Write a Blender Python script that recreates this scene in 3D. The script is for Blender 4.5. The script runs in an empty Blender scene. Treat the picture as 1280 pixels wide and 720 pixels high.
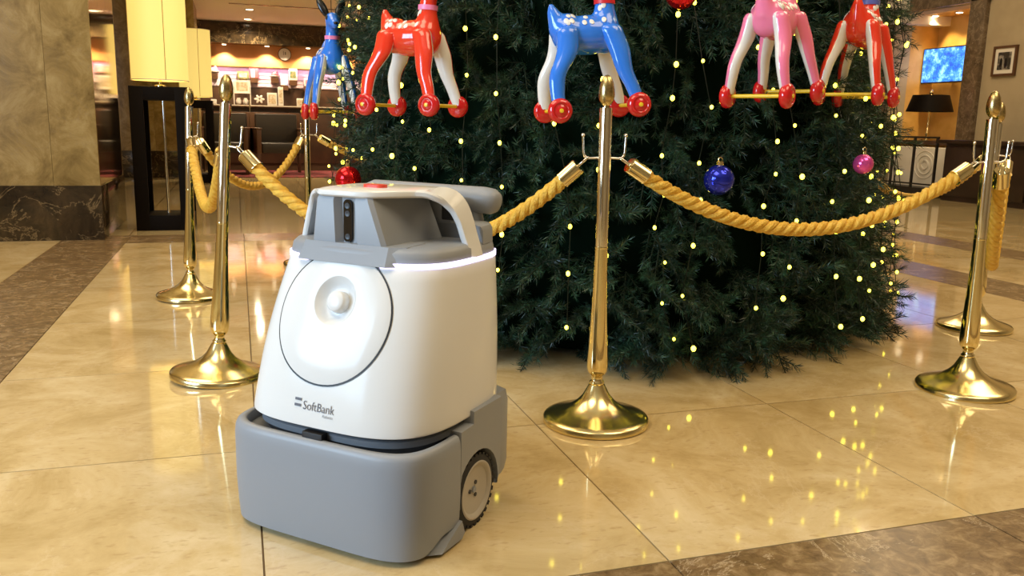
import bpy, bmesh, math, random
import numpy as np
from mathutils import Vector, Matrix
from mathutils.bvhtree import BVHTree

random.seed(7)
RNG = np.random.default_rng(7)
SC = bpy.context.scene
COL = SC.collection
PI = math.pi

# ------------------------------------------------------------------ camera
cam_d = bpy.data.cameras.new('camera')
cam_d.sensor_width = 36.0
cam_d.lens = 1062.0 / 1280.0 * 36.0
cam_d.clip_start = 0.05
cam_d.clip_end = 100
cam = bpy.data.objects.new('camera', cam_d)
COL.objects.link(cam)
def _cam_matrix():
    # lines of the floor tiles run to these two vanishing points
    d1 = Vector((-344.0, -212.0, 1062.0)).normalized()
    d2 = Vector((3360.0, -130.0, 1062.0))
    d2 = (d2 - d1 * d1.dot(d2)).normalized()
    d3 = d2.cross(d1)
    m = Matrix.Identity(4)
    for i, d in enumerate((d2, d1, d3)):
        m[i][0] = d.x; m[i][1] = -d.y; m[i][2] = -d.z
    m.translation = Vector((0, 0, 0.85))
    return m
cam.matrix_world = _cam_matrix()
SC.camera = cam

# ------------------------------------------------------------------ world, lights, exposure
SC.view_settings.view_transform = 'Standard'
SC.view_settings.look = 'None'
SC.view_settings.gamma = 1.0
SC.view_settings.use_curve_mapping = False
SC.view_settings.exposure = 0.1

world = bpy.data.worlds.new('world')
SC.world = world
world.use_nodes = True
world.node_tree.nodes['Background'].inputs[0].default_value = (1.0, 0.86, 0.66, 1)
world.node_tree.nodes['Background'].inputs[1].default_value = 0.25

def area_light(name, loc, rot, sx, sy, power, col):
    d = bpy.data.lights.new(name, 'AREA'); d.shape = 'RECTANGLE'
    d.size = sx; d.size_y = sy; d.energy = power; d.color = col
    o = bpy.data.objects.new(name, d); o.location = loc; o.rotation_euler = rot
    COL.objects.link(o); return o
def point_light(name, loc, power, col, r=0.05, parent=None):
    d = bpy.data.lights.new(name, 'POINT'); d.energy = power; d.color = col; d.shadow_soft_size = r
    o = bpy.data.objects.new(name, d); o.location = loc; COL.objects.link(o)
    if parent: o.parent = parent
    return o
def spot_light(name, loc, rot, power, col, angle=70, r=0.04):
    d = bpy.data.lights.new(name, 'SPOT'); d.energy = power; d.color = col
    d.spot_size = math.radians(angle); d.spot_blend = 0.6; d.shadow_soft_size = r
    o = bpy.data.objects.new(name, d); o.location = loc; o.rotation_euler = rot; COL.objects.link(o); return o

WARM = (1.0, 0.80, 0.52)
for i, (x, y) in enumerate([(-1.5, 1.0), (2.6, 0.2), (5.2, 3.2), (-1.5, 4.6), (2.2, 6.8), (6.6, 7.6)]):
    area_light('ceiling_lamp_light', (x, y, 4.4), (0, 0, 0), 2.4, 2.4, 92, WARM)
# daylight through the entrance windows behind and to the left of the camera
area_light('window_daylight', (-4.12, 0.6, 1.7), (math.radians(86), 0, math.radians(-90)), 2.6, 2.2, 275, (0.50, 0.74, 1.0))

# ------------------------------------------------------------------ materials
MATS = {}
def mat(name, col, rough=0.5, metal=0.0, emit=None, es=0.0, noise=None, bump=None, coat=0.0, spec=0.5, trans=0.0, coords='pos', alpha=1.0):
    """noise=(scale, other colour, contrast lo, hi[, detail]); bump=(scale, strength)"""
    m = bpy.data.materials.new(name); m.use_nodes = True
    nt = m.node_tree; b = nt.nodes['Principled BSDF']
    b.inputs['Base Color'].default_value = (*col, 1)
    b.inputs['Roughness'].default_value = rough
    b.inputs['Metallic'].default_value = metal
    b.inputs['Specular IOR Level'].default_value = spec
    b.inputs['Coat Weight'].default_value = coat
    b.inputs['Coat Roughness'].default_value = 0.04
    b.inputs['Transmission Weight'].default_value = trans
    b.inputs['Alpha'].default_value = alpha
    if emit:
        b.inputs['Emission Color'].default_value = (*emit, 1); b.inputs['Emission Strength'].default_value = es
    if noise or bump:
        if coords == 'pos':
            src = nt.nodes.new('ShaderNodeNewGeometry').outputs['Position']
        else:
            src = nt.nodes.new('ShaderNodeTexCoord').outputs['Object']
    if noise:
        n = nt.nodes.new('ShaderNodeTexNoise'); n.inputs['Scale'].default_value = noise[0]
        n.inputs['Detail'].default_value = noise[4] if len(noise) > 4 else 5
        nt.links.new(src, n.inputs['Vector'])
        r = nt.nodes.new('ShaderNodeValToRGB')
        r.color_ramp.elements[0].position = noise[2]; r.color_ramp.elements[0].color = (*col, 1)
        r.color_ramp.elements[1].position = noise[3]; r.color_ramp.elements[1].color = (*noise[1], 1)
        nt.links.new(n.outputs['Fac'], r.inputs['Fac'])
        nt.links.new(r.outputs['Color'], b.inputs['Base Color'])
    if bump:
        n2 = nt.nodes.new('ShaderNodeTexNoise'); n2.inputs['Scale'].default_value = bump[0]; n2.inputs['Detail'].default_value = 3
        nt.links.new(src, n2.inputs['Vector'])
        bp = nt.nodes.new('ShaderNodeBump'); bp.inputs['Strength'].default_value = bump[1]; bp.inputs['Distance'].default_value = 0.01
        nt.links.new(n2.outputs['Fac'], bp.inputs['Height']); nt.links.new(bp.outputs['Normal'], b.inputs['Normal'])
    MATS[name] = m
    return m

def marble(name, c1, c2, c3, scale, rough, vein=None, vein_scale=6.0, vein_w=0.03, vein_s=0.5, per_tile=True, spec=0.5, fleck=None):
    """stone: two-tone mottling, thin veins, flecks; each tile takes another cut of the stone"""
    m = bpy.data.materials.new(name); m.use_nodes = True
    nt = m.node_tree; b = nt.nodes['Principled BSDF']; N = nt.nodes.new; Lk = nt.links.new
    geo = N('ShaderNodeNewGeometry'); src = geo.outputs['Position']
    if per_tile:
        oi = N('ShaderNodeObjectInfo'); mul = N('ShaderNodeVectorMath'); mul.operation = 'MULTIPLY_ADD'
        cmb = N('ShaderNodeCombineXYZ'); mm = N('ShaderNodeMath'); mm.operation = 'MULTIPLY'; mm.inputs[1].default_value = 37.0
        Lk(oi.outputs['Random'], mm.inputs[0]); Lk(mm.outputs[0], cmb.inputs[2])
        ad = N('ShaderNodeVectorMath'); ad.operation = 'ADD'; Lk(src, ad.inputs[0]); Lk(cmb.outputs[0], ad.inputs[1]); src = ad.outputs[0]
    n1 = N('ShaderNodeTexNoise'); n1.inputs['Scale'].default_value = scale; n1.inputs['Detail'].default_value = 8; n1.inputs['Roughness'].default_value = 0.7
    n1.inputs['Distortion'].default_value = 0.6
    Lk(src, n1.inputs['Vector'])
    r = N('ShaderNodeValToRGB'); e = r.color_ramp.elements
    e[0].position = 0.32; e[0].color = (*c1, 1); e[1].position = 0.68; e[1].color = (*c3, 1)
    k = e.new(0.5); k.color = (*c2, 1)
    Lk(n1.outputs['Fac'], r.inputs['Fac']); out = r.outputs['Color']
    if vein:
        n2 = N('ShaderNodeTexNoise'); n2.inputs['Scale'].default_value = vein_scale; n2.inputs['Detail'].default_value = 12; n2.inputs['Roughness'].default_value = 0.68; n2.inputs['Distortion'].default_value = 0.5
        Lk(src, n2.inputs['Vector'])
        r2 = N('ShaderNodeValToRGB'); q = r2.color_ramp.elements
        q[0].position = 0.5 - vein_w; q[0].color = (0, 0, 0, 1); q[1].position = 0.5 + vein_w; q[1].color = (0, 0, 0, 1)
        c = q.new(0.5); c.color = (1, 1, 1, 1)
        Lk(n2.outputs['Fac'], r2.inputs['Fac'])
        mx = N('ShaderNodeMix'); mx.data_type = 'RGBA'; vm = N('ShaderNodeMath'); vm.operation = 'MULTIPLY'; vm.inputs[1].default_value = vein_s; Lk(r2.outputs['Color'], vm.inputs[0]); Lk(vm.outputs[0], mx.inputs[0]); Lk(out, mx.inputs[6]); mx.inputs[7].default_value = (*vein, 1)
        out = mx.outputs[2]
    if fleck:
        mp = N('ShaderNodeMapping'); mp.inputs['Rotation'].default_value = (0, 0, 0.6); mp.inputs['Scale'].default_value = (34, 80, 40)
        Lk(src, mp.inputs['Vector'])
        n3 = N('ShaderNodeTexNoise'); n3.inputs['Scale'].default_value = 1.0; n3.inputs['Detail'].default_value = 2
        Lk(mp.outputs[0], n3.inputs['Vector'])
        r3 = N('ShaderNodeValToRGB'); q = r3.color_ramp.elements
        q[0].position = 0.60; q[0].color = (0, 0, 0, 1); q[1].position = 0.72; q[1].color = (1, 1, 1, 1)
        Lk(n3.outputs['Fac'], r3.inputs['Fac'])
        ml = N('ShaderNodeMath'); ml.operation = 'MULTIPLY'; ml.inputs[1].default_value = 0.40; Lk(r3.outputs['Color'], ml.inputs[0])
        mx = N('ShaderNodeMix'); mx.data_type = 'RGBA'; Lk(ml.outputs[0], mx.inputs[0]); Lk(out, mx.inputs[6]); mx.inputs[7].default_value = (*fleck, 1)
        out = mx.outputs[2]
    Lk(out, b.inputs['Base Color'])
    b.inputs['Roughness'].default_value = rough; b.inputs['Specular IOR Level'].default_value = spec
    MATS[name] = m
    return m

marble('floor_beige', (0.445, 0.315, 0.132), (0.595, 0.448, 0.225), (0.71, 0.575, 0.345), 3.0, 0.065, vein=(0.70, 0.56, 0.36), vein_scale=1.6, vein_w=0.010, vein_s=0.35, spec=1.0, fleck=(0.40, 0.26, 0.11))
marble('floor_granite', (0.10, 0.06, 0.027), (0.19, 0.12, 0.055), (0.33, 0.23, 0.12), 24.0, 0.24, vein=(0.62, 0.50, 0.34), vein_scale=3.0, vein_w=0.006, vein_s=0.6, spec=0.6, fleck=(0.32, 0.23, 0.13))
mat('grout', (0.16, 0.11, 0.06), 0.8)
marble('pillar_stone', (0.150, 0.096, 0.022), (0.29, 0.200, 0.066), (0.43, 0.325, 0.140), 4.2, 0.26, vein=(0.24, 0.18, 0.10), vein_scale=1.6, vein_w=0.008, vein_s=0.35)
marble('dark_marble', (0.012, 0.008, 0.005), (0.03, 0.02, 0.011), (0.07, 0.045, 0.022), 5.0, 0.10, vein=(0.34, 0.24, 0.12), vein_scale=3.0, vein_w=0.012, vein_s=0.6, per_tile=False)
marble('brown_stone', (0.07, 0.048, 0.03), (0.13, 0.09, 0.055), (0.22, 0.16, 0.10), 7.0, 0.22, vein=(0.42, 0.33, 0.22), vein_scale=5.0, vein_w=0.012, per_tile=False)
mat('mirror_gold', (0.86, 0.70, 0.42), 0.06, 1.0)
mat('wall_plaster', (0.42, 0.34, 0.22), 0.8, noise=(3, (0.47, 0.385, 0.25), 0.4, 0.6))
mat('ceiling_paint', (0.80, 0.74, 0.62), 0.9)
mat('cream_trim', (0.68, 0.60, 0.46), 0.6)
mat('brass', (0.87, 0.74, 0.40), 0.09, 1.0)
mat('brass_antique', (0.46, 0.35, 0.15), 0.26, 1.0, noise=(160, (0.60, 0.47, 0.22), 0.4, 0.62), coords='obj')
mat('brass_base', (0.87, 0.74, 0.38), 0.20, 1.0)
mat('chrome', (0.82, 0.79, 0.74), 0.08, 1.0)
mat('rope_gold', (0.78, 0.43, 0.04), 0.42, noise=(55, (0.88, 0.55, 0.08), 0.4, 0.6), bump=(260, 0.6))
mat('robot_white', (0.70, 0.70, 0.69), 0.15, spec=0.20)
mat('robot_grey', (0.255, 0.272, 0.300), 0.42, bump=(900, 0.05))
mat('robot_dark', (0.03, 0.032, 0.036), 0.45)
mat('robot_deck', (0.15, 0.162, 0.18), 0.5)
mat('robot_gap', (0.006, 0.006, 0.007), 0.5)
mat('lens_black', (0.004, 0.004, 0.005), 0.06, coat=0.5)
mat('rubber', (0.018, 0.017, 0.016), 0.75)
mat('hub_grey', (0.42, 0.38, 0.32), 0.5)
mat('print_grey', (0.09, 0.085, 0.10), 0.5)
mat('red_button', (0.75, 0.06, 0.03), 0.3)
mat('led', (0.9, 0.88, 1.0), 0.4, emit=(0.70, 0.62, 1.0), es=1.7)
mat('needles', (0.005, 0.022, 0.012), 0.38, noise=(13, (0.042, 0.118, 0.068), 0.42, 0.70), spec=0.5)
mat('twig', (0.014, 0.026, 0.012), 0.8)
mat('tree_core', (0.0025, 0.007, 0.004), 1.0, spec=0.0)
mat('wire', (0.004, 0.010, 0.006), 0.5)
mat('bulb', (1, 0.85, 0.4), 0.4, emit=(1.0, 0.84, 0.055), es=7.0)
mat('toy_red', (0.80, 0.045, 0.018), 0.12, coat=0.6)
mat('toy_blue', (0.03, 0.20, 0.80), 0.12, coat=0.6)
mat('toy_pink', (0.90, 0.22, 0.40), 0.12, coat=0.6)
mat('toy_white', (0.80, 0.78, 0.74), 0.2, coat=0.4)
mat('toy_wheel', (0.62, 0.012, 0.014), 0.12, coat=0.6)
mat('toy_yellow', (0.85, 0.58, 0.03), 0.3)
mat('toy_black', (0.008, 0.008, 0.010), 0.2)
mat('collar_pink', (0.90, 0.25, 0.50), 0.4)
mat('collar_red', (0.65, 0.02, 0.03), 0.4)
mat('collar_blue', (0.10, 0.13, 0.45), 0.4)
mat('bauble_red', (0.65, 0.012, 0.018), 0.10, 0.75)
mat('bauble_blue', (0.03, 0.045, 0.62), 0.10, 0.75)
mat('bauble_pink', (0.80, 0.10, 0.42), 0.12, 0.6)
mat('lamp_black', (0.007, 0.005, 0.004), 0.5, spec=0.06)
mat('lamp_shade', (0.62, 0.50, 0.20), 0.8, emit=(1.0, 0.74, 0.20), es=0.70)
mat('shade_seam', (0.45, 0.33, 0.10), 0.8)
mat('wood_orange', (0.58, 0.26, 0.085), 0.45, noise=(2.5, (0.66, 0.32, 0.12), 0.4, 0.6))
mat('wood_dark', (0.045, 0.022, 0.012), 0.35, noise=(4, (0.07, 0.034, 0.018), 0.4, 0.6))
mat('wood_black', (0.016, 0.008, 0.005), 0.35, noise=(4, (0.026, 0.013, 0.008), 0.4, 0.6))
mat('wood_brown', (0.10, 0.045, 0.02), 0.35)
mat('leather_dark', (0.025, 0.018, 0.012), 0.45)
mat('pale_stone', (0.72, 0.60, 0.66), 0.6, noise=(5, (0.60, 0.46, 0.55), 0.35, 0.7))
mat('carpet_red', (0.22, 0.025, 0.03), 0.95, noise=(14, (0.10, 0.02, 0.02), 0.45, 0.55))
mat('glow_warm', (1, 0.9, 0.7), 0.5, emit=(1.0, 0.85, 0.58), es=12.0)
mat('white_matte', (0.80, 0.77, 0.70), 0.6)
mat('clock_white', (0.92, 0.90, 0.86), 0.5)
mat('paper', (0.82, 0.78, 0.70), 0.7)
mat('niche_gold', (0.62, 0.36, 0.09), 0.5, noise=(5, (0.70, 0.43, 0.13), 0.4, 0.6))
mat('iron', (0.012, 0.011, 0.010), 0.45)
mat('glass', (1, 1, 1), 0.02, trans=1.0)
mat('pic_red', (0.62, 0.06, 0.07), 0.5); mat('pic_green', (0.10, 0.16, 0.06), 0.5, noise=(30, (0.30, 0.25, 0.10), 0.4, 0.6))
mat('pic_blue', (0.20, 0.24, 0.48), 0.5, noise=(30, (0.7, 0.7, 0.75), 0.4, 0.6))
mat('pic_pink', (0.75, 0.25, 0.30), 0.5); mat('pic_tan', (0.55, 0.42, 0.24), 0.5, noise=(25, (0.75, 0.66, 0.50), 0.4, 0.6))
mat('photo_grey', (0.03, 0.028, 0.025), 0.4, noise=(14, (0.35, 0.32, 0.28), 0.45, 0.6))

def _screen():
    m = bpy.data.materials.new('tv_picture'); m.use_nodes = True; nt = m.node_tree; b = nt.nodes['Principled BSDF']
    tc = nt.nodes.new('ShaderNodeTexCoord'); mp = nt.nodes.new('ShaderNodeMapping'); mp.inputs['Scale'].default_value = (1, 1, 1)
    nt.links.new(tc.outputs['Object'], mp.inputs['Vector'])
    n = nt.nodes.new('ShaderNodeTexNoise'); n.inputs['Scale'].default_value = 9; n.inputs['Detail'].default_value = 8; n.inputs['Roughness'].default_value = 0.75
    nt.links.new(mp.outputs[0], n.inputs['Vector'])
    r = nt.nodes.new('ShaderNodeValToRGB'); e = r.color_ramp.elements
    e[0].position = 0.38; e[0].color = (0.01, 0.05, 0.45, 1); e[1].position = 0.64; e[1].color = (0.35, 0.72, 1.0, 1)
    k = e.new(0.5); k.color = (0.03, 0.22, 0.85, 1)
    nt.links.new(n.outputs['Fac'], r.inputs['Fac'])
    b.inputs['Base Color'].default_value = (0.01, 0.01, 0.02, 1)
    nt.links.new(r.outputs['Color'], b.inputs['Emission Color']); b.inputs['Emission Strength'].default_value = 1.9
    MATS['tv_picture'] = m
_screen()

def _far_floor():
    m = bpy.data.materials.new('far_paving'); m.use_nodes = True; nt = m.node_tree; b = nt.nodes['Principled BSDF']
    g = nt.nodes.new('ShaderNodeNewGeometry')
    br = nt.nodes.new('ShaderNodeTexBrick'); br.offset = 0.0
    br.inputs['Scale'].default_value = 1.0; br.inputs['Brick Width'].default_value = 0.773; br.inputs['Row Height'].default_value = 0.81
    br.inputs['Mortar Size'].default_value = 0.006
    br.inputs['Color1'].default_value = (0.44, 0.335, 0.165, 1); br.inputs['Color2'].default_value = (0.52, 0.405, 0.21, 1); br.inputs['Mortar'].default_value = (0.2, 0.14, 0.07, 1)
    nt.links.new(g.outputs['Position'], br.inputs['Vector']); nt.links.new(br.outputs['Color'], b.inputs['Base Color'])
    b.inputs['Roughness'].default_value = 0.09; b.inputs['Specular IOR Level'].default_value = 0.8
    MATS['far_paving'] = m
_far_floor()

# ------------------------------------------------------------------ mesh helpers
def mesh_obj(name, verts, faces, material, parent=None, smooth=None, mats=None, fmat=None):
    me = bpy.data.meshes.new(name)
    me.from_pydata([tuple(v) for v in verts], [], faces)
    for mm in (mats or [material]): me.materials.append(MATS[mm])
    if fmat is not None: me.polygons.foreach_set('material_index', fmat)
    finish(me, smooth)
    return link(name, me, parent)
def finish(me, smooth):
    bm = bmesh.new(); bm.from_mesh(me); bmesh.ops.recalc_face_normals(bm, faces=bm.faces[:]); bm.to_mesh(me); bm.free()
    if smooth:
        me.shade_smooth()
        if smooth < 179: me.set_sharp_from_angle(angle=math.radians(smooth))
    me.update()
def link(name, me, parent=None):
    o = bpy.data.objects.new(name, me); COL.objects.link(o)
    if parent: o.parent = parent
    return o
def tag(o, label=None, cat=None, group=None, kind=None):
    if label: o['label'] = label
    if cat: o['category'] = cat
    if group: o['group'] = group
    if kind: o['kind'] = kind
    return o
def thing(name, label, cat, loc=(0, 0, 0), rz=0.0, group=None):
    o = bpy.data.objects.new(name, None); COL.objects.link(o); o.location = loc; o.rotation_euler = (0, 0, rz); o.empty_display_size = 0.1
    return tag(o, label, cat, group)
def copy_tree(o, parent=None):
    c = o.copy(); COL.objects.link(c); c.parent = parent
    for ch in o.children: copy_tree(ch, c)
    return c

class MB:
    """collects boxes, tubes, lathes... and links them as one mesh"""
    def __init__(s): s.v = []; s.f = []
    def add(s, v, f):
        n = len(s.v); s.v += [Vector(p) for p in v]; s.f += [[i + n for i in q] for q in f]; return s
    def box(s, c, d, bev=0.0, rot=None):
        x, y, z = d[0] / 2, d[1] / 2, d[2] / 2
        if bev <= 0:
            v = [(sx * x, sy * y, sz * z) for sz in (-1, 1) for sy in (-1, 1) for sx in (-1, 1)]
            f = [(0, 1, 3, 2), (4, 6, 7, 5), (0, 4, 5, 1), (2, 3, 7, 6), (0, 2, 6, 4), (1, 5, 7, 3)]
        else:
            bm = bmesh.new(); bmesh.ops.create_cube(bm, size=1.0)
            for q in bm.verts: q.co = Vector((q.co.x * d[0], q.co.y * d[1], q.co.z * d[2]))
            bmesh.ops.bevel(bm, geom=bm.edges[:], offset=bev, segments=2, affect='EDGES', profile=0.6)
            bm.verts.index_update(); v = [q.co.copy() for q in bm.verts]; f = [[w.index for w in q.verts] for q in bm.faces]; bm.free()
        v = [Vector(p) for p in v]
        if rot is not None: v = [rot @ p for p in v]
        return s.add([p + Vector(c) for p in v], f)
    def loft(s, rings, caps=True, closed=True):
        n = len(rings[0]); v = [p for r in rings for p in r]; f = []
        for i in range(len(rings) - 1):
            for j in range(n if closed else n - 1):
                k = (j + 1) % n
                f.append((i * n + j, i * n + k, (i + 1) * n + k, (i + 1) * n + j))
        if caps:
            f.append(list(range(n))[::-1]); f.append([(len(rings) - 1) * n + j for j in range(n)])
        return s.add(v, f)
    def lathe(s, prof, n=32, M=None, ring=False):
        M = M or Matrix.Identity(4); rings = []
        if ring: prof = list(prof) + [prof[0]]
        for r, z in prof:
            r = max(r, 1e-5)
            rings.append([M @ Vector((r * math.cos(2 * PI * k / n), r * math.sin(2 * PI * k / n), z)) for k in range(n)])
        return s.loft(rings, caps=not ring)
    def tube(s, path, r, n=8, caps=True):
        path = [Vector(p) for p in path]; rr = r if isinstance(r, (list, tuple)) else [r] * len(path)
        rings = []; up = None
        for i, p in enumerate(path):
            t = (path[min(i + 1, len(path) - 1)] - path[max(i - 1, 0)]).normalized()
            if up is None: up = t.orthogonal().normalized()
            up = (up - t * t.dot(up)).normalized(); b = t.cross(up)
            rings.append([p + (up * math.cos(2 * PI * k / n) + b * math.sin(2 * PI * k / n)) * rr[i] for k in range(n)])
        return s.loft(rings, caps)
    def yarn(s, path, r, length):
        """a strand of six finer yarns: a lobed section that turns along the path"""
        path = [Vector(p) for p in path]; rings = []; up = None; n = 18
        for i, p in enumerate(path):
            t = (path[min(i + 1, len(path) - 1)] - path[max(i - 1, 0)]).normalized()
            if up is None: up = t.orthogonal().normalized()
            up = (up - t * t.dot(up)).normalized(); b = t.cross(up); ph = -2 * PI * (i * length / len(path)) / 0.11
            rings.append([p + (up * math.cos(2 * PI * k / n + ph) + b * math.sin(2 * PI * k / n + ph)) * r * (1 + 0.10 * math.cos(6 * 2 * PI * k / n)) for k in range(n)])
        return s.loft(rings)
    def ellipsoid(s, c, r, n=16, m=10, rot=None):
        rings = []
        for i in range(m + 1):
            a = -PI / 2 + PI * i / m; a = max(min(a, PI / 2 - 0.02), -PI / 2 + 0.02)
            ring = []
            for k in range(n):
                p = Vector((r[0] * math.cos(a) * math.cos(2 * PI * k / n), r[1] * math.cos(a) * math.sin(2 * PI * k / n), r[2] * math.sin(a)))
                if rot is not None: p = rot @ p
                ring.append(p + Vector(c))
            rings.append(ring)
        return s.loft(rings)
    def torus(s, c, R, r, axis='z', n=24, m=8, M=None):
        rings = []
        for i in range(n):
            a = 2 * PI * i / n; ring = []
            for k in range(m):
                b = 2 * PI * k / m
                p = Vector(((R + r * math.cos(b)) * math.cos(a), (R + r * math.cos(b)) * math.sin(a), r * math.sin(b)))
                if M is not None: p = M @ p
                ring.append(p + Vector(c))
            rings.append(ring)
        rings.append(rings[0]); return s.loft(rings, caps=False)
    def prism(s, pts, a, b, axis='y'):
        def P(p, q): return {'y': (p[0], q, p[1]), 'x': (q, p[0], p[1]), 'z': (p[0], p[1], q)}[axis]
        return s.loft([[Vector(P(p, a)) for p in pts], [Vector(P(p, b)) for p in pts]])
    def build(s, name, material, parent=None, smooth=None):
        return mesh_obj(name, s.v, s.f, material, parent, smooth)
def box(name, c, d, material, parent=None, bev=0.0):
    return MB().box(c, d, bev).build(name, material, parent, 35 if bev else None)
def struct(o): o['kind'] = 'structure'; return o

# ------------------------------------------------------------------ the room
floor = struct(box('floor', (3.0, 5.0, -0.054), (15.0, 23.0, 0.10), 'grout'))
TW, TH = 0.773, 0.81
FX0, FY0 = -0.755, 1.39
FX1, FY1 = FX0 + 6 * TW, FY0 + 6 * TH
BW = 0.425
_tile_cache = {}
def tile(x0, x1, y0, y1, m):
    g = 0.0020
    key = (round(x1 - x0, 3), round(y1 - y0, 3), m)
    if key not in _tile_cache:
        w, h = x1 - x0 - 2 * g, y1 - y0 - 2 * g
        mb = MB(); r = 0.0012; z = -0.006
        def ring(i, zz): return [Vector((sx * (w / 2 - i), sy * (h / 2 - i), zz)) for sx, sy in ((-1, -1), (1, -1), (1, 1), (-1, 1))]
        mb.loft([ring(0, z), ring(0, 0)])
        o = mb.build('tile', m, floor); _tile_cache[key] = o.data
    else:
        o = link('tile', _tile_cache[key], floor)
    o.location = ((x0 + x1) / 2, (y0 + y1) / 2, 0)
for i in range(6):
    for j in range(6):
        tile(FX0 + i * TW, FX0 + (i + 1) * TW, FY0 + j * TH, FY0 + (j + 1) * TH, 'floor_beige')
for i in range(6):       # the dark stone frame round the field
    tile(FX0 + i * TW, FX0 + (i + 1) * TW, FY0 - BW, FY0, 'floor_granite')
    tile(FX0 + i * TW, FX0 + (i + 1) * TW, FY1, FY1 + BW, 'floor_granite')
    tile(FX0 - BW, FX0, FY0 + i * TH, FY0 + (i + 1) * TH, 'floor_granite')
    tile(FX1, FX1 + BW, FY0 + i * TH, FY0 + (i + 1) * TH, 'floor_granite')
for x in (FX0 - BW, FX1):
    for y in (FY0 - BW, FY1): tile(x, x + BW, y, y + BW, 'floor_granite')
OX0, OX1, OY0, OY1 = FX0 - BW, FX1 + BW, FY0 - BW, FY1 + BW
ys = [OY0 - 3 * TH + k * TH for k in range(4)] + [OY0 + BW] + [FY0 + k * TH for k in range(1, 7)] + [OY1]
for j in range(len(ys) - 1):
    for k in range(2): tile(OX0 - (k + 1) * TW, OX0 - k * TW, ys[j], ys[j + 1], 'floor_beige')
    tile(OX1, OX1 + 0.86, ys[j], ys[j + 1], 'floor_beige')
    tile(OX1 + 0.86, OX1 + 1.26, ys[j], ys[j + 1], 'floor_granite')
    for k in range(2): tile(OX1 + 1.26 + k * TW, OX1 + 1.26 + (k + 1) * TW, ys[j], ys[j + 1], 'floor_beige')
xs = [OX0, FX0] + [FX0 + k * TW for k in range(1, 7)] + [OX1]
for j in range(3):
    for i in range(len(xs) - 1): tile(xs[i], xs[i + 1], ys[j], ys[j + 1], 'floor_beige')
TX0, TX1, TY0 = OX0 - 2 * TW, OX1 + 1.26 + 2 * TW, ys[0]
mb = MB()
for (a, b, c, d) in ((-4.4, 10.4, OY1, 16.4), (-4.4, TX0, -6.4, OY1), (TX1, 10.4, -6.4, OY1), (TX0, TX1, -6.4, TY0)):
    mb.box(((a + b) / 2, (c + d) / 2, -0.0035), (b - a - 0.003, d - c - 0.003, 0.007))
mb.build('far_paving', 'far_paving', floor)

struct(box('wall_back', (3.0, 16.15, 2.3), (15.0, 0.3, 4.6), 'wall_plaster'))
struct(box('wall_left', (-4.35, 5.0, 2.3), (0.3, 22.6, 4.6), 'wall_plaster'))
struct(box('wall_front', (3.0, -6.25, 2.3), (15.0, 0.3, 4.6), 'wall_plaster'))
# right wall with the niche opening  Y 9.45..11.0
NY0, NY1, NZ1 = 9.50, 10.92, 2.58
RX = 9.5
mb = MB()
mb.box((RX + 0.15, (NY0 - 6.4) / 2, 2.3), (0.3, NY0 + 6.4, 4.6)); mb.box((RX + 0.15, (NY1 + 16.0) / 2, 2.3), (0.3, 16.0 - NY1, 4.6))
mb.box((RX + 0.15, (NY0 + NY1) / 2, (NZ1 + 4.6) / 2), (0.3, NY1 - NY0, 4.6 - NZ1))
wr = struct(mb.build('wall_right', 'wall_plaster'))
mb = MB()
mb.box((RX + 0.83, (NY0 + NY1) / 2, 1.3), (0.06, NY1 - NY0 + 0.3, 2.7)); 
for y in (NY0 - 0.031, NY1 + 0.031): mb.box((RX + 0.55, y, 1.3), (0.5, 0.06, 2.7))
mb.box((RX + 0.55, (NY0 + NY1) / 2, NZ1 + 0.03), (0.5, NY1 - NY0 + 0.12, 0.06))
mb.build('niche_lining', 'niche_gold', wr)
mb = MB()
for (y0, y1) in ((NY0 - 0.27, NY0), (NY1, NY1 + 0.34)): mb.box((RX - 0.03, (y0 + y1) / 2, 1.4), (0.08, y1 - y0, 2.8), 0.012)
tf = struct(mb.build('trim_1', 'brown_stone', None, 35))
mb = MB().box((RX - 0.03, (NY0 + NY1) / 2 + 0.03, NZ1 + 0.14), (0.08, NY1 - NY0 + 0.66, 0.26), 0.012)
mb.build('lintel', 'brown_stone', tf, 35)
struct(box('ceiling', (3.0, 2.2, 4.65), (15.0, 17.0, 0.1), 'ceiling_paint'))
cl = SC.objects['ceiling']
for (x, y) in [(-1.5, 1.0), (2.6, 0.2), (5.2, 3.2), (-1.5, 4.6), (2.2, 6.8), (6.6, 7.6)]:
    box('light_panel', (x, y, 4.5), (2.5, 2.5, 0.1), 'cream_trim', cl)
wn = struct(box('window_1', (-4.19, 0.6, 1.7), (0.02, 2.66, 2.26), 'white_matte'))
for (y, z, a, b) in ((0.6, 2.85, 2.8, 0.08), (0.6, 0.55, 2.8, 0.08), (-0.76, 1.7, 0.08, 2.3), (1.96, 1.7, 0.08, 2.3), (0.6, 1.7, 0.05, 2.3)): box('window_frame', (-4.16, y, z), (0.05, a, b), 'lamp_black', wn)
lc = struct(box('ceiling_bar', (3.0, 13.35, 2.55), (15.0, 5.3, 0.2), 'ceiling_paint'))
box('fascia', (3.0, 10.66, 3.62), (15.0, 0.1, 2.0), 'ceiling_paint', lc)
box('ceiling_groove', (2.2, 13.2, 2.447), (4.5, 0.06, 0.008), 'brown_stone', lc)
box('cornice', (3.0, 15.86, 2.425), (15, 0.10, 0.05), 'cream_trim', lc)
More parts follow.
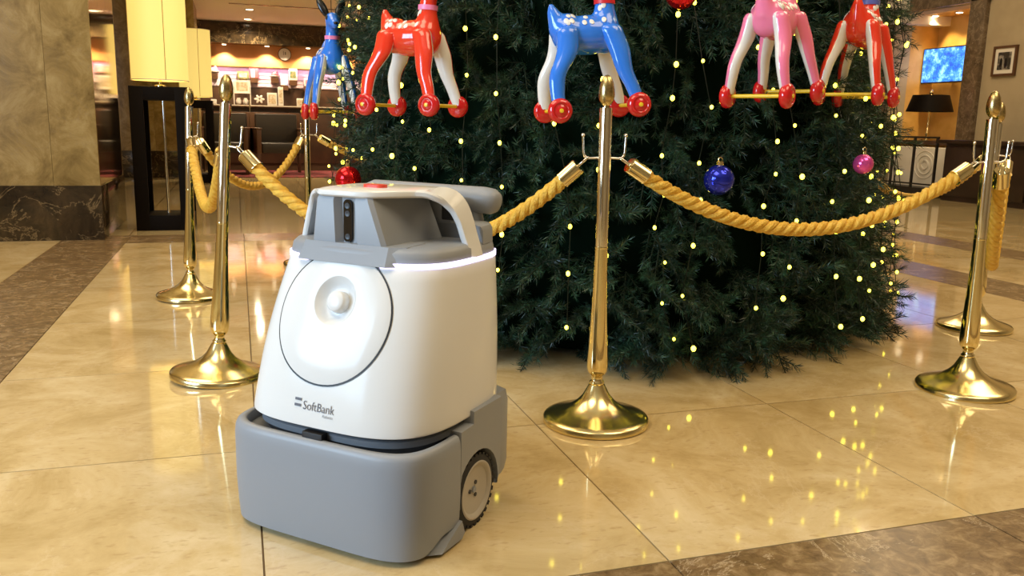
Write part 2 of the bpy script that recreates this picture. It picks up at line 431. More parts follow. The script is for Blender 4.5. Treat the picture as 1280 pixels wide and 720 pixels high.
for (x, y) in ((0.24, 13.8), (0.23, 15.14), (3.0, 13.8), (3.0, 15.1)):
    d = thing('ceiling_downlight', 'round recessed downlight in the low ceiling before the bar', 'light', (x, y, 2.45), 0, 'downlights in the low ceiling')
    MB().lathe([(0.055, -0.006), (0.075, -0.004), (0.075, 0.0), (0.055, 0.0)], 20, None, True).build('trim_ring', 'cream_trim', d, 40)
    MB().lathe([(0.054, -0.004), (0.054, 0.0)], 20).build('lens', 'glow_warm', d)
    spot_light('downlight_light', (x, y, 2.43), (0, 0, 0), 190, WARM, 160)

# ------------------------------------------------------------------ marble pillars on the left
def pillar(x0, x1, y0, y1, label, seams, name='marble_pillar', side='mirror_gold'):
    p = thing(name, label, 'pillar', ((x0 + x1) / 2, (y0 + y1) / 2, 0))
    cx, cy = (x0 + x1) / 2, (y0 + y1) / 2
    box('core', (0, 0, 2.5), (x1 - x0 - 0.04, y1 - y0 - 0.04, 4.2), 'pillar_stone', p)
    e = [x0] + seams + [x1]
    for a, b in zip(e[:-1], e[1:]):
        for z0, z1 in ((0.375, 1.95), (1.953, 3.3), (3.303, 4.6)):
            box('panel', ((a + b) / 2 - cx, y0 + 0.011 - cy, (z0 + z1) / 2), (b - a - 0.002, 0.022, z1 - z0), 'pillar_stone', p)
            box('panel', ((a + b) / 2 - cx, y1 - 0.011 - cy, (z0 + z1) / 2), (b - a - 0.002, 0.022, z1 - z0), 'pillar_stone', p)
    n = 3; w = (y1 - y0) / n
    for k in range(n):
        box('side_panel', (x1 - cx - 0.0115, y0 + 0.022 + (k + 0.5) * (w - 0.0147) - cy, 2.4875), (0.021, w - 0.017, 4.22), side, p)
    box('plinth', (0, 0, 0.1875), (x1 - x0 + 0.012, y1 - y0 + 0.012, 0.374), 'dark_marble', p, 0.004)
    return p
pillar(-2.62, -0.912, 6.46, 7.72, 'broad beige marble pillar with dark plinth at the left edge', [-2.05, -1.20])
pillar(-1.66, -0.52, 13.1, 14.2, 'beige marble pillar behind the tall black framed floor lamp', [-1.1], side='pillar_stone')

# ------------------------------------------------------------------ floor lamps (black open frame, drum shade)
def floor_lamp(x, y, label, rz=0.0):
    L = thing('floor_lamp', label, 'lamp', (x, y, 0), rz, 'black framed floor lamps')
    W, Hh, t = 0.41, 1.07, 0.095
    for sx in (-1, 1):
        for sy in (-1, 1): box('post', (sx * (W - t) / 2, sy * (W - 0.03) / 2, Hh / 2), (t, 0.03, Hh), 'lamp_black', L, 0.003)
    box('base_board', (0, 0, 0.0575), (W - 0.004, W - 0.004, 0.115), 'lamp_black', L, 0.003)
    box('top_board', (0, 0, Hh - 0.05), (W - 0.004, W - 0.004, 0.098), 'lamp_black', L, 0.003)
    MB().lathe([(0.010, 0.10), (0.010, 1.0)], 16, Matrix.Translation((0.02, -0.10, 0))).build('inner_rod', 'chrome', L, 40)
    for sx in (-1, 1): box('glass_pane', (sx * 0.15, 0, Hh / 2), (0.005, W - 0.07, 0.86), 'glass', L)
    MB().lathe([(0.05, Hh), (0.05, Hh + 0.012), (0.012, Hh + 0.018), (0.012, Hh + 0.06), (0.0, Hh + 0.06)], 16).build('neck', 'brass', L, 40)
    z0, z1, r = 1.12, 1.97, 0.205
    sh = MB().loft([[Vector((q * math.cos(2 * PI * k / 48), q * math.sin(2 * PI * k / 48), z)) for k in range(48)] for q, z in ((r - 0.004, z0), (r, z0), (r, z1), (r - 0.004, z1), (r - 0.004, z0))], caps=False).build('shade', 'lamp_shade', L, 60)
    for k in range(4):
        a = -PI / 2 + 0.28 + k * PI / 2
        MB().tube([(1.001 * r * math.cos(a), 1.001 * r * math.sin(a), z0), (1.001 * r * math.cos(a), 1.001 * r * math.sin(a), z1)], 0.003, 6).build('seam', 'shade_seam', sh)
    for z in (z0, z1): MB().torus((0, 0, z), r, 0.004, n=40, m=6).build('shade_rim', 'cream_trim', sh, 60)
    point_light('floor_lamp_light', (0, 0, 1.5), 14, (1.0, 0.80, 0.45), 0.08, L)
    return L
floor_lamp(-0.545, 7.13, 'tall floor lamp with cream drum shade on black open frame, nearest')
floor_lamp(-0.50, 12.2, 'smaller looking cream drum floor lamp further back, beside the bar')

# ------------------------------------------------------------------ bar at the back
bar = thing('bar_wall', 'orange wood panel wall above the lit bar shelf', 'panelling', (1.0, 15.95, 0))
for k in range(9):
    x = -3.6 + k * 1.1
    box('wood_panel', (x - 1.0 + 0.55, 0.0, 1.90), (1.095, 0.05, 0.40), 'wood_orange', bar)
box('ledge', (0.4, -0.06, 1.725), (10.0, 0.10, 0.02), 'wood_brown', bar)
box('lit_panel', (0.4, 0.0, 1.555), (10.0, 0.05, 0.33), 'pale_stone', bar)
for k in range(5): box('stone_course', (0.4, -0.030, 1.43 + 0.064 * k), (10.0, 0.012, 0.052), 'pale_stone', bar)
box('back_panel', (0.4, 0.0, 0.695), (10.0, 0.05, 1.385), 'wood_dark', bar)
hd = tag(box('header_beam', (1.4, 15.78, 2.27), (10.0, 0.36, 0.345), 'dark_marble'), 'dark veined marble beam above the bar', 'beam')
box('molding', (1.4, 15.59, 2.285), (10.0, 0.03, 0.02), 'dark_marble', hd)
for x in (-0.86, -0.16, 0.54, 1.23, 1.93):
    s = thing('spotlight', 'small round spotlight under the marble beam over the bar', 'light', (x, 15.70, 2.097), 0, 'spotlights under the bar beam')
    MB().lathe([(0.04, -0.02), (0.045, 0.0)], 14).build('housing', 'cream_trim', s, 40)
    MB().lathe([(0.034, -0.024), (0.034, -0.02)], 14).build('lens', 'glow_warm', s)
    spot_light('bar_spot_light', (x, 15.72, 2.06), (math.radians(18), 0, 0), 75, (1.0, 0.74, 0.40), 95, 0.02)
for x in (-0.6, 0.7, 2.0):
    area_light('shelf_light', (x, 15.80, 1.705), (math.radians(20), 0, 0), 1.2, 0.04, 2.0, (1.0, 0.58, 0.86))
ct = thing('bar_counter', 'dark wooden bar counter with a polished top behind the armchairs', 'counter', (0.8, 15.2, 0))
box('counter_top', (0, 0, 1.055), (8.0, 0.60, 0.035), 'wood_brown', ct, 0.006)
box('counter_edge', (0, -0.302, 1.062), (8.0, 0.006, 0.016), 'cream_trim', ct)
box('counter_body', (0, 0.04, 0.515), (7.9, 0.48, 1.03), 'wood_dark', ct)
for k in range(8): box('front_panel', (-3.5 + k * 1.0, -0.21, 0.55), (0.92, 0.03, 0.85), 'wood_dark', ct, 0.006)
# clock
ck = thing('wall_clock', 'round white wall clock on the orange panelling', 'clock', (0.84, 15.92, 1.97))
RXm = Matrix.Rotation(PI / 2, 4, 'X')
MB().lathe([(0.0, 0.03), (0.100, 0.03), (0.110, 0.02), (0.110, -0.01)], 28, RXm).build('face', 'clock_white', ck, 30)
MB().torus((0, -0.028, 0), 0.109, 0.006, M=RXm.to_3x3()).build('rim', 'wood_dark', ck, 60)
box('hour_hand', (0.014, -0.034, 0.016), (0.010, 0.004, 0.05), 'toy_black', ck); box('minute_hand', (-0.02, -0.034, 0.02), (0.006, 0.004, 0.07), 'toy_black', ck)
# displays on brackets
def bracket_item(name, x, z, w, h, label, cat, body, extra=None):
    t = thing(name, label, cat, (x, 15.85, z))
    body(t, w, h)
    b = box('display_bracket', (x, 15.85, z - 0.045), (0.13, 0.14, 0.085), 'wood_brown')
    tag(b, 'dark wooden wall bracket under the ' + label.split(' on ')[0].split(' standing')[0], 'bracket', 'display brackets on the bar wall')
def b_box(m, m2):
    def f(t, w, h):
        box('box_body', (0, 0, h / 2), (w, 0.08, h), m, t, 0.004); box('printed_face', (0, -0.042, h / 2), (w * 0.7, 0.004, h * 0.6), m2, t)
    return f
def b_plate(m, m2):
    def f(t, w, h):
        MB().lathe([(0.0, 0.0), (0.05, 0.0), (w / 2, 0.03), (w / 2, 0.038), (0.0, 0.02)], 20).build('plate', m2, t, 40)
        MB().ellipsoid((0, 0, 0.05), (w * 0.36, 0.05, h * 0.35)).build('food', m, t, 60)
        MB().ellipsoid((w * 0.16, 0, 0.09), (w * 0.14, 0.03, h * 0.3)).build('garnish', m, t, 60)
    return f
def b_card(m, m2):
    def f(t, w, h):
        MB().prism([(-0.03, 0.0), (0.03, 0.0), (0.005, h), (-0.005, h)], -w / 2, w / 2, 'x').build('card_stand', m, t)
        MB().prism([(-0.034, 0.01), (-0.030, 0.0), (-0.012, h * 0.7), (-0.016, h * 0.7)], -w * 0.3, w * 0.1, 'x').build('printed_face', m2, t)
    return f
bracket_item('display_plate', -0.35, 1.60, 0.20, 0.14, 'pink food sample dish on the wall left end', 'food sample', b_plate('pic_pink', 'white_matte'))
bracket_item('display_box', 0.13, 1.52, 0.19, 0.13, 'green printed gift box on the bar wall', 'box', b_box('pic_green', 'pic_tan'))
bracket_item('menu_card', 0.31, 1.55, 0.15, 0.19, 'red and white menu card on the bar wall', 'card', b_card('pic_red', 'white_matte'))
bracket_item('display_plate', 0.66, 1.56, 0.18, 0.15, 'red and cream food dish on the bar wall below the clock', 'food sample', b_plate('pic_red', 'paper'))
bracket_item('picture_box', 0.97, 1.53, 0.14, 0.20, 'grey green picture box on the bar wall right of the clock', 'box', b_box('paper', 'pic_green'))
bracket_item('display_box', 1.22, 1.44, 0.12, 0.13, 'small cream box on the bar wall behind the blue deer', 'box', b_box('paper', 'pic_pink'))
bracket_item('picture_card', 0.815, 1.44, 0.13, 0.15, 'blue and white picture card on the bar wall', 'card', b_card('pic_blue', 'white_matte'))
# things on the counter (top z = 1.0725)
def on_counter(name, x, w, h, label, cat, m, m2, d=0.05, z=1.0725, y=15.1):
    t = thing(name, label, cat, (x, y, z))
    box('frame', (0, 0, h / 2), (w, d, h), m, t, 0.004); box('printed_face', (0, -d / 2 - 0.002, h / 2), (w * 0.76, 0.004, h * 0.72), m2, t)
    return t
on_counter('framed_print', 0.575, 0.155, 0.21, 'small cream framed print standing on the bar counter', 'picture', 'paper', 'pic_tan')
on_counter('menu_card', 0.715, 0.085, 0.31, 'tall narrow white card standing on the bar counter', 'card', 'white_matte', 'pic_tan')
on_counter('picture_box', 1.03, 0.11, 0.13, 'small pale box on the bar counter behind red toy wheels', 'box', 'paper', 'pic_tan')
on_counter('price_card', -0.35, 0.09, 0.08, 'little white card at the left of the bar counter', 'card', 'white_matte', 'paper')
r = thing('display_rack', 'two tier display rack with print and pots on bar counter', 'rack', (0.10, 15.12, 1.0725))
for x in (-0.13, 0.13): box('upright', (x, 0, 0.2), (0.015, 0.12, 0.40), 'paper', r)
box('rack_shelf', (0, 0, 0.19), (0.26, 0.13, 0.012), 'paper', r)
on_counter('framed_print', 0.10, 0.235, 0.20, 'wide framed print standing on top of the counter display rack', 'picture', 'paper', 'pic_tan', z=1.2685, y=15.12)
for k, (x, lab) in enumerate(((0.04, 'left'), (0.15, 'right'))):
    MB2 = MB().lathe([(0.02, 0.0), (0.042, 0.03), (0.045, 0.07), (0.028, 0.10), (0.03, 0.115), (0.0, 0.11)], 16)
    o = MB2.build('ceramic_pot', 'white_matte', None, 60); o.location = (x, 15.12, 1.0725); tag(o, 'small white ceramic pot in the display rack, %s one of two' % lab, 'pot', 'pots in the display rack')
fl = thing('flower_ornament', 'white flower shaped ornament on the bar counter', 'ornament', (0.37, 15.1, 1.0725))
MB().lathe([(0.04, 0.0), (0.04, 0.01), (0.008, 0.015), (0.008, 0.06)], 14).build('stand', 'wood_dark', fl, 40)
for k in range(6):
    a = k * PI / 3
    MB().ellipsoid((0.05 * math.cos(a), 0, 0.10 + 0.04 * math.sin(a)), (0.035, 0.012, 0.02), rot=Matrix.Rotation(-a, 3, 'Y')).build('petal', 'white_matte', fl, 60)
# sign stand
sg = thing('sign_stand', 'thin pale sign stand before the bar counter', 'stand', (0.205, 14.75, 0))
MB().lathe([(0.12, 0), (0.12, 0.012), (0.012, 0.02), (0.012, 1.15), (0, 1.15)], 16).build('pole', 'chrome', sg, 40)
box('notice', (0, -0.02, 0.52), (0.13, 0.012, 0.16), 'paper', sg)

# armchairs on the red carpet
tag(box('carpet', (1.5, 14.0, 0.006), (3.8, 1.7, 0.012), 'carpet_red'), 'dark red patterned carpet under the armchairs', 'carpet')
def armchair(x, y, rz, label):
    a = thing('armchair', label, 'chair', (x, y, 0.012), rz, 'dark armchairs in front of the bar')
    W, D = 0.78, 0.72
    for sx in (-1, 1):
        for sy in (-1, 1): box('leg', (sx * (W / 2 - 0.03), sy * (D / 2 - 0.04), 0.16), (0.05, 0.05, 0.32), 'wood_brown', a, 0.004)
        box('arm_panel', (sx * (W / 2 - 0.035), 0, 0.50), (0.07, D, 0.36), 'wood_brown', a, 0.012)
        box('arm_rest', (sx * (W / 2 - 0.035), -0.02, 0.69), (0.09, D, 0.03), 'wood_brown', a, 0.008)
    box('seat', (0, -0.03, 0.40), (W - 0.16, D - 0.10, 0.16), 'leather_dark', a, 0.03)
    box('backrest', (0, D / 2 - 0.08, 0.66), (W - 0.14, 0.14, 0.52), 'leather_dark', a, 0.03)
    box('back_frame', (0, D / 2 - 0.01, 0.64), (W, 0.03, 0.60), 'wood_brown', a, 0.008)
    return a
armchair(0.62, 13.95, 0.12, 'dark leather armchair with brown wooden sides beside the back left stanchion')
armchair(-0.20, 14.0, -0.1, 'dark leather armchair in front of the bar, behind the leftmost stanchions')

# ------------------------------------------------------------------ right side: niche contents, counter, picture
tv = thing('television', 'flat television showing a blue wintry scene inside the lit niche', 'television', (RX + 0.57, 10.47, 1.86), 0)
box('casing', (0, 0, 0), (0.05, 0.87, 0.52), 'iron', tv, 0.006); box('screen', (-0.027, 0, 0), (0.004, 0.84, 0.485), 'tv_picture', tv)
box('wall_mount', (0.12, 0, 0), (0.20, 0.2, 0.2), 'iron', tv)
shelf = tag(box('niche_shelf', (RX + 0.42, (NY0 + NY1) / 2, 0.72), (0.7, NY1 - NY0 - 0.02, 0.06), 'wood_dark'), 'dark shelf board across the niche under the lamp', 'shelf')
tl = thing('table_lamp', 'brass table lamp with a black shade in the niche', 'lamp', (RX + 0.30, 10.40, 0.75))
MB().lathe([(0.09, 0), (0.09, 0.015), (0.03, 0.03), (0.018, 0.06), (0.03, 0.09), (0.016, 0.13), (0.014, 0.40), (0.02, 0.42), (0.012, 0.44), (0.012, 0.66), (0, 0.66)], 20).build('stem', 'brass', tl, 50)
ts = MB().loft([[Vector((q * math.cos(2 * PI * k / 32), q * math.sin(2 * PI * k / 32), z)) for k in range(32)] for q, z in ((0.325, 0.42), (0.25, 0.66), (0.243, 0.66), (0.318, 0.42), (0.325, 0.42))], caps=False).build('shade', 'lamp_black', tl, 60)
MB().ellipsoid((0, 0, 0.70), (0.03, 0.03, 0.04)).build('finial', 'brass', tl, 60)
MB().ellipsoid((0, 0, 0.52), (0.035, 0.035, 0.05)).build('lamp_bulb', 'glow_warm', tl, 60)
point_light('table_lamp_light', (0, 0, 0.53), 9, (1.0, 0.72, 0.32), 0.04, tl)
for y in (9.75, 10.2, 10.65):
    s = thing('niche_spotlight', 'small recessed spotlight in the top of the niche', 'light', (RX + 0.45, y, NZ1 - 0.001), 0, 'spotlights in the niche top')
    MB().lathe([(0.05, -0.012), (0.06, 0.0)], 14).build('housing', 'cream_trim', s, 40); MB().lathe([(0.042, -0.016), (0.042, -0.012)], 14).build('lens', 'glow_warm', s)
    spot_light('niche_spot_light', (RX + 0.45, y, NZ1 - 0.03), (0, math.radians(-14), 0), 40, (1.0, 0.70, 0.32), 100, 0.03)
# white cabinet with the round relief
cb = thing('relief_cabinet', 'white low cabinet with round relief behind the black railing', 'cabinet', (RX - 0.17, 9.86, 0.0))
box('body', (0, 0, 0.33), (0.30, 1.10, 0.66), 'white_matte', cb, 0.008)
RYm = Matrix.Rotation(-PI / 2, 4, 'Y')
for R_, h_ in ((0.19, 0.010), (0.13, 0.016), (0.06, 0.024)):
    MB().torus((-0.152, -0.14, 0.42), R_, h_ * 0.7, n=32, m=6, M=RYm.to_3x3()).build('relief_ring', 'white_matte', cb, 60)
rl = thing('railing', 'black metal railing with a low plinth below the niche', 'railing', (RX - 0.62, 9.60, 0))
box('plinth', (0.14, 0.22, 0.06), (0.26, 1.24, 0.12), 'iron', rl)
box('top_rail', (0, 0.22, 0.80), (0.035, 1.24, 0.025), 'iron', rl); box('bottom_rail', (0, 0.22, 0.17), (0.025, 1.24, 0.02), 'iron', rl)
for y in (0.82, 0.42, 0.02, -0.38): box('baluster', (0, y, 0.46), (0.028, 0.028, 0.68), 'iron', rl)
dc = thing('dark_counter', 'dark brown wooden reception counter at the right edge', 'counter', (9.08, 7.68, 0))
box('counter_top', (0, 0, 0.755), (0.80, 2.70, 0.045), 'wood_black', dc, 0.006)
box('counter_body', (0.03, 0, 0.366), (0.66, 2.56, 0.732), 'wood_black', dc)
for k in range(4): box('front_panel', (-0.315, -0.96 + 0.64 * k, 0.38), (0.03, 0.60, 0.62), 'wood_black', dc, 0.006)
pf = thing('wall_picture', 'dark framed photograph of two figures on the right wall', 'picture', (RX - 0.02, 8.88, 1.795))
for (y, z, a, b) in ((0, 0.175, 0.36, 0.03), (0, -0.175, 0.36, 0.03), (0.165, 0, 0.03, 0.32), (-0.165, 0, 0.03, 0.32)): box('frame_bar', (0, y, z), (0.035, a, b), 'wood_brown', pf)
box('mount', (0.006, 0, 0), (0.02, 0.30, 0.32), 'paper', pf); box('photograph', (-0.006, 0, 0), (0.006, 0.20, 0.22), 'photo_grey', pf)
for y in (-0.03, 0.045): MB().ellipsoid((-0.010, y, -0.03), (0.003, 0.022, 0.07)).build('figure', 'toy_black', pf, 60)

# ------------------------------------------------------------------ stanchions and ropes
HZ = 0.765                      # height of the rope hooks
def make_stanchion():
    s = thing('stanchion', '', 'stanchion')
    MB().lathe([(0, 0), (0.148, 0), (0.154, 0.003), (0.154, 0.016), (0.150, 0.021), (0.135, 0.0265), (0.105, 0.036), (0.078, 0.048), (0.056, 0.064), (0.040, 0.082), (0.029, 0.103), (0.0225, 0.116), (0.0, 0.116)], 56).build('base', 'brass_base', s, 50)
    MB().lathe([(0, 0.114), (0.0175, 0.114), (0.0215, 0.118), (0.0215, 0.1235), (0.0165, 0.127), (0.0165, 0.141), (0.023, 0.147), (0.0285, 0.156), (0.0305, 0.172), (0.0300, 0.20), (0.0275, 0.25), (0.0240, 0.32), (0.0208, 0.40), (0.0188, 0.48), (0.0184, 0.515)], 32).build('lower_pole', 'brass', s, 60)
    MB().lathe([(0.0192, 0.513), (0.0195, 0.516), (0.0192, 0.519)], 32).build('joint_ring', 'brass', s, 60)
    MB().lathe([(0.0180, 0.515), (0.0180, 0.895), (0.0172, 0.900), (0.0, 0.900)], 32).build('upper_pole', 'chrome_brass', s, 40)
    MB().lathe([(0.0, 0.898), (0.010, 0.898), (0.009, 0.906), (0.013, 0.909), (0.019, 0.918), (0.0222, 0.932), (0.0215, 0.950), (0.0175, 0.968), (0.0115, 0.981), (0.005, 0.987), (0.0, 0.988)], 28).build('finial', 'brass_antique', s, 60)
    return s
mat('chrome_brass', (0.86, 0.78, 0.62), 0.09, 1.0)
_st0 = make_stanchion()
ST = {}
def stanchion(key, x, y, label, tilt=(0, 0), hooks=()):
    global _st0
    s = _st0 if not ST else copy_tree(_st0)
    s.location = (x, y, 0); s.rotation_euler = (tilt[0], tilt[1], 0)
    tag(s, label, 'stanchion', 'brass rope stanchions round the tree')
    ST[key] = s
    return s
def add_hooks(key, dirs):
    """a bent rod with a small ball for each rope; returns world hook points"""
    s = ST[key]; M = Matrix.Translation(s.location) @ s.rotation_euler.to_matrix().to_4x4(); out = []
    for a in dirs:
        d = Vector((math.cos(a), math.sin(a), 0))
        pts = [d * 0.015 + Vector((0, 0, HZ)), d * 0.045 + Vector((0, 0, HZ - 0.002)), d * 0.056 + Vector((0, 0, HZ + 0.003)), d * 0.060 + Vector((0, 0, HZ + 0.015)), d * 0.062 + Vector((0, 0, HZ + 0.058))]
        mb = MB().tube(pts, 0.0034, 8); mb.ellipsoid(pts[-1] + Vector((0, 0, 0.003)), (0.0056, 0.0056, 0.0056), 10, 6)
        mb.build('hook', 'chrome', s, 60)
        out.append(M @ (d * 0.050 + Vector((0, 0, HZ - 0.002))))
    return out
stanchion('mid', 0.969, 2.181, 'brass stanchion standing in front of the tree beside the robot', (0, -0.008))
stanchion('left', -0.091, 2.908, 'brass stanchion left of the robot, nearer of the left pair', (0, 0.066))
stanchion('farleft', -0.244, 4.274, 'leftmost brass stanchion, before the tall black framed lamp', (0, 0.040))
stanchion('right', 2.318, 2.166, 'brass stanchion at the right, nearer of the right pair', (0.0, -0.028))
stanchion('rear', 3.110, 2.897, 'brass stanchion at the right, standing just behind the nearer one', (0, -0.006))
stanchion('backleft', 0.385, 5.15, 'far brass stanchion below the left blue deer, between robot and bar', (0, 0.0))
stanchion('backright', 3.50, 4.32, 'brass stanchion hidden behind the right side of the tree')
stanchion('back', 2.10, 5.62, 'brass stanchion hidden behind the middle of the tree')

def rope(a, b, sag, label, skew=0.0, front=None):
    """a, b hook points; hangs as a parabola; twisted from three strands, a metal sleeve and snap ring at each end"""
    a, b = Vector(a), Vector(b)
    R_ = thing('barrier_rope', label, 'rope', a, 0, 'golden barrier ropes')
    n = 90
    def P(t):
        p = a.lerp(b, t) - a; p.z -= 4 * sag * t * (1 - t); return p
    # arc-length table
    tt = np.linspace(0, 1, 400); pp = [P(t) for t in tt]; ln = [0.0]
    for i in range(1, 400): ln.append(ln[-1] + (pp[i] - pp[i - 1]).length)
    Ltot = ln[-1]
    def at(s):
        t = float(np.interp(s, ln, tt)); e = 1e-3
        return P(t), (P(min(t + e, 1)) - P(max(t - e, 0))).normalized()
    pitch, ro, rs = 0.105, 0.0098, 0.0118
    s0, s1 = 0.070, Ltot - 0.070
    m = int((s1 - s0) / 0.0075)
    side0 = (b - a).cross(Vector((0, 0, 1))).normalized()
    for k in range(3):
        path = []
        for i in range(m + 1):
            s = s0 + (s1 - s0) * i / m; p, t = at(s)
            sd = (side0 - t * t.dot(side0)).normalized(); up = sd.cross(t)
            ph = 2 * PI * s / pitch + k * 2 * PI / 3
            path.append(p + (sd * math.cos(ph) + up * math.sin(ph)) * ro)
        MB().yarn(path, rs, s1 - s0).build('strand', 'rope_gold', R_, 80)
    for s, sgn in ((0.0, 1), (Ltot, -1)):
        p0, t0 = at(s + sgn * 0.030); p1, t1 = at(s + sgn * 0.092)
        ax = (p1 - p0).normalized(); Mx = Matrix.Translation(p0) @ ax.to_track_quat('Z', 'Y').to_matrix().to_4x4()
        h = (p1 - p0).length
        MB().lathe([(0.0, 0.0), (0.0215, 0.0), (0.0240, 0.003), (0.0240, h - 0.004), (0.0252, h - 0.002), (0.0252, h), (0.0, h)], 20, Mx).build('sleeve', 'brass', R_, 40)
        pe = at(s)[0]; mid = (pe + p0) / 2 ; q = ax.to_track_quat('Z', 'Y').to_matrix()
        ring = []
        for i in range(21):
            w = 2 * PI * i / 20
            ring.append(mid + q @ Vector((0.0095 * math.cos(w), 0, ((p0 - pe).length / 2 + 0.006) * math.sin(w))))
        MB().tube(ring, 0.0026, 6).build('snap_ring', 'chrome', R_, 70)
    return R_
def ang(a, b): return math.atan2(ST[b].location.y - ST[a].location.y, ST[b].location.x - ST[a].location.x)
def connect(a, b, sag, label, da=0.0, db=0.0):
    pa = add_hooks(a, [ang(a, b) + da])[0]; pb = add_hooks(b, [ang(b, a) + db])[0]
    return rope(pa, pb, sag, label)
connect('left', 'mid', 0.29, 'golden rope passing behind the robot to the front stanchion')
connect('mid', 'right', 0.205, 'golden twisted rope across the front of the tree')
connect('right', 'rear', 0.40, 'golden rope hanging between the two stanchions at the right', -1.0, 1.35)
connect('rear', 'backright', 0.24, 'golden rope going behind the tree from the rear right stanchion')
connect('farleft', 'left', 0.26, 'golden rope hanging in a deep loop between the two left stanchions')
connect('farleft', 'backleft', 0.26, 'golden rope from the leftmost stanchion to the far one before the bar')
connect('backleft', 'back', 0.24, 'golden rope running behind the tree from the far left stanchion')
connect('back', 'backright', 0.24, 'golden rope hidden behind the tree')

# ------------------------------------------------------------------ cleaning robot
rb = thing('cleaning_robot', 'white and grey cleaning robot with round front panel', 'robot', (0.251, 1.773, 0), -0.779)
# local axes: x = viewer's right across the robot, y = towards its rear, z up
def srf_params(z):
    k = (z - 0.25) / (0.565 - 0.25)
    bulge = 0.010 * math.sin(max(0, min(1, k)) * PI)
    return 0.236 + (0.204 - 0.236) * k + bulge * 0.5, 0.186 + (0.080 - 0.186) * k + bulge, 0.255 + (0.280 - 0.255) * k, 3.4
def sring(w, f, r, n, z, N=96):
    c, l = (r - f) / 2, (r + f) / 2; out = []
    for i in range(N):
        t = 2 * PI * i / N; ct, st_ = math.cos(t), math.sin(t)
        out.append(Vector((math.copysign(abs(ct) ** (2 / n), ct) * w, math.copysign(abs(st_) ** (2 / n), st_) * l + c, z)))
    return out
def front_pt(u, z, off=0.0):
    def raw(u, z):
        w, f, r, n = srf_params(z); c, l = (r - f) / 2, (r + f) / 2
        return Vector((u, c - l * max(0.0, 1 - abs(u / w) ** n) ** (1 / n), z))
    p = raw(u, z); e = 0.002
    nn = (raw(u + e, z) - raw(u - e, z)).cross(raw(u, z + e) - raw(u, z - e)).normalized()
    return p + nn * off
# shell
rings = []
w, f, r, n = srf_params(0.25)
rings.append(sring(w - 0.022, f - 0.022, r - 0.022, n, 0.252))
rings.append(sring(w - 0.006, f - 0.006, r - 0.006, n, 0.2485))
rings.append(sring(w - 0.001, f - 0.001, r - 0.001, n, 0.2515))
for z in np.linspace(0.256, 0.563, 14): rings.append(sring(*srf_params(z), z))
w, f, r, n = srf_params(0.563)
rings.append(sring(w - 0.004, f - 0.004, r - 0.004, n, 0.5665)); rings.append(sring(w - 0.03, f - 0.03, r - 0.03, n, 0.567))
shell = MB().loft(rings).build('shell', 'robot_white', rb, 60)
bm = bmesh.new(); bm.from_mesh(shell.data)      # opening behind the dial
bmesh.ops.delete(bm, geom=[q for q in bm.faces if q.calc_center_median().y < 0.05 and (Vector((q.calc_center_median().x, q.calc_center_median().z)) - Vector((0.002, 0.495))).length < 0.062 and len(q.verts) == 4], context='FACES')
bm.to_mesh(shell.data); bm.free()
# light strip round the top of the shell, open at the front
def strip_band(u0, u1, name, m, z0, z1, offs, rear_limit=0.16):
    w, f, r, n = srf_params(z0); R0 = sring(w + offs, f + offs, r + offs, n, z0, 240); R1 = sring(w + offs, f + offs, r + offs, n, z1, 240)
    idx = [i for i in range(240) if (u0 <= R0[i].x <= u1) and R0[i].y < rear_limit]
    # rotate so the run is continuous
    idx.sort(key=lambda i: (i - 90) % 240)
    ins = 0.010
    I0 = sring(w - ins, f - ins, r - ins, n, z0, 240); I1 = sring(w - ins, f - ins, r - ins, n, z1, 240)
    return MB().loft([[I0[i], R0[i], R1[i], I1[i]] for i in idx]).build(name, m, rb, 50)
strip_band(0.085, 0.3, 'light_strip', 'led', 0.5655, 0.5760, 0.0012, 0.24)
strip_band(-0.3, -0.095, 'light_strip', 'led', 0.5655, 0.5760, 0.0012, 0.24)
# grey collar above the strip
w, f, r, n = srf_params(0.565)
rings = [sring(w - 0.02, f - 0.02, r - 0.02, n, 0.5668)]
for (ins, z) in ((0.003, 0.568), (0.002, 0.575), (0.006, 0.594), (0.014, 0.603), (0.030, 0.606)): rings.append(sring(w - ins, f - ins, r - ins, n, z))
MB().loft(rings).build('collar', 'robot_grey', rb, 50)
# front disc
DC = 0.462; DR = 0.135; SL = math.cos(0.33)
def disc_pt(rad, a, off):
    k = max(0.0, min(1.0, (DR - rad) / (DR - 0.05)))          # the dial sits above the middle of the panel
    return front_pt(rad * math.cos(a) + 0.002 * k, DC + 0.033 * k + rad * math.sin(a) * SL, off)
def polar(radii_off, name, m, N=72, caps=True):
    return MB().loft([[disc_pt(rd, 2 * PI * k / N, of) for k in range(N)] for rd, of in radii_off], caps=caps).build(name, m, rb, 45)
polar([(DR + 0.0022, 0.0004), (DR + 0.0022, 0.0012), (DR - 0.004, 0.0012), (DR - 0.004, 0.0004), (DR + 0.0022, 0.0004)], 'panel_gap', 'robot_gap', caps=False)
dial_r = 0.050
mb = MB()
mb.loft([[disc_pt(rd, 2 * PI * k / 72, of) for k in range(72)] for rd, of in ((DR - 0.0012, 0.0005), (DR - 0.0012, 0.0018), (DR - 0.003, 0.0026), (0.10, 0.0026), (0.07, 0.0026), (dial_r + 0.002, 0.0028), (dial_r, 0.0024))], caps=False)
pn = mb.build('front_panel', 'robot_white', rb, 50)
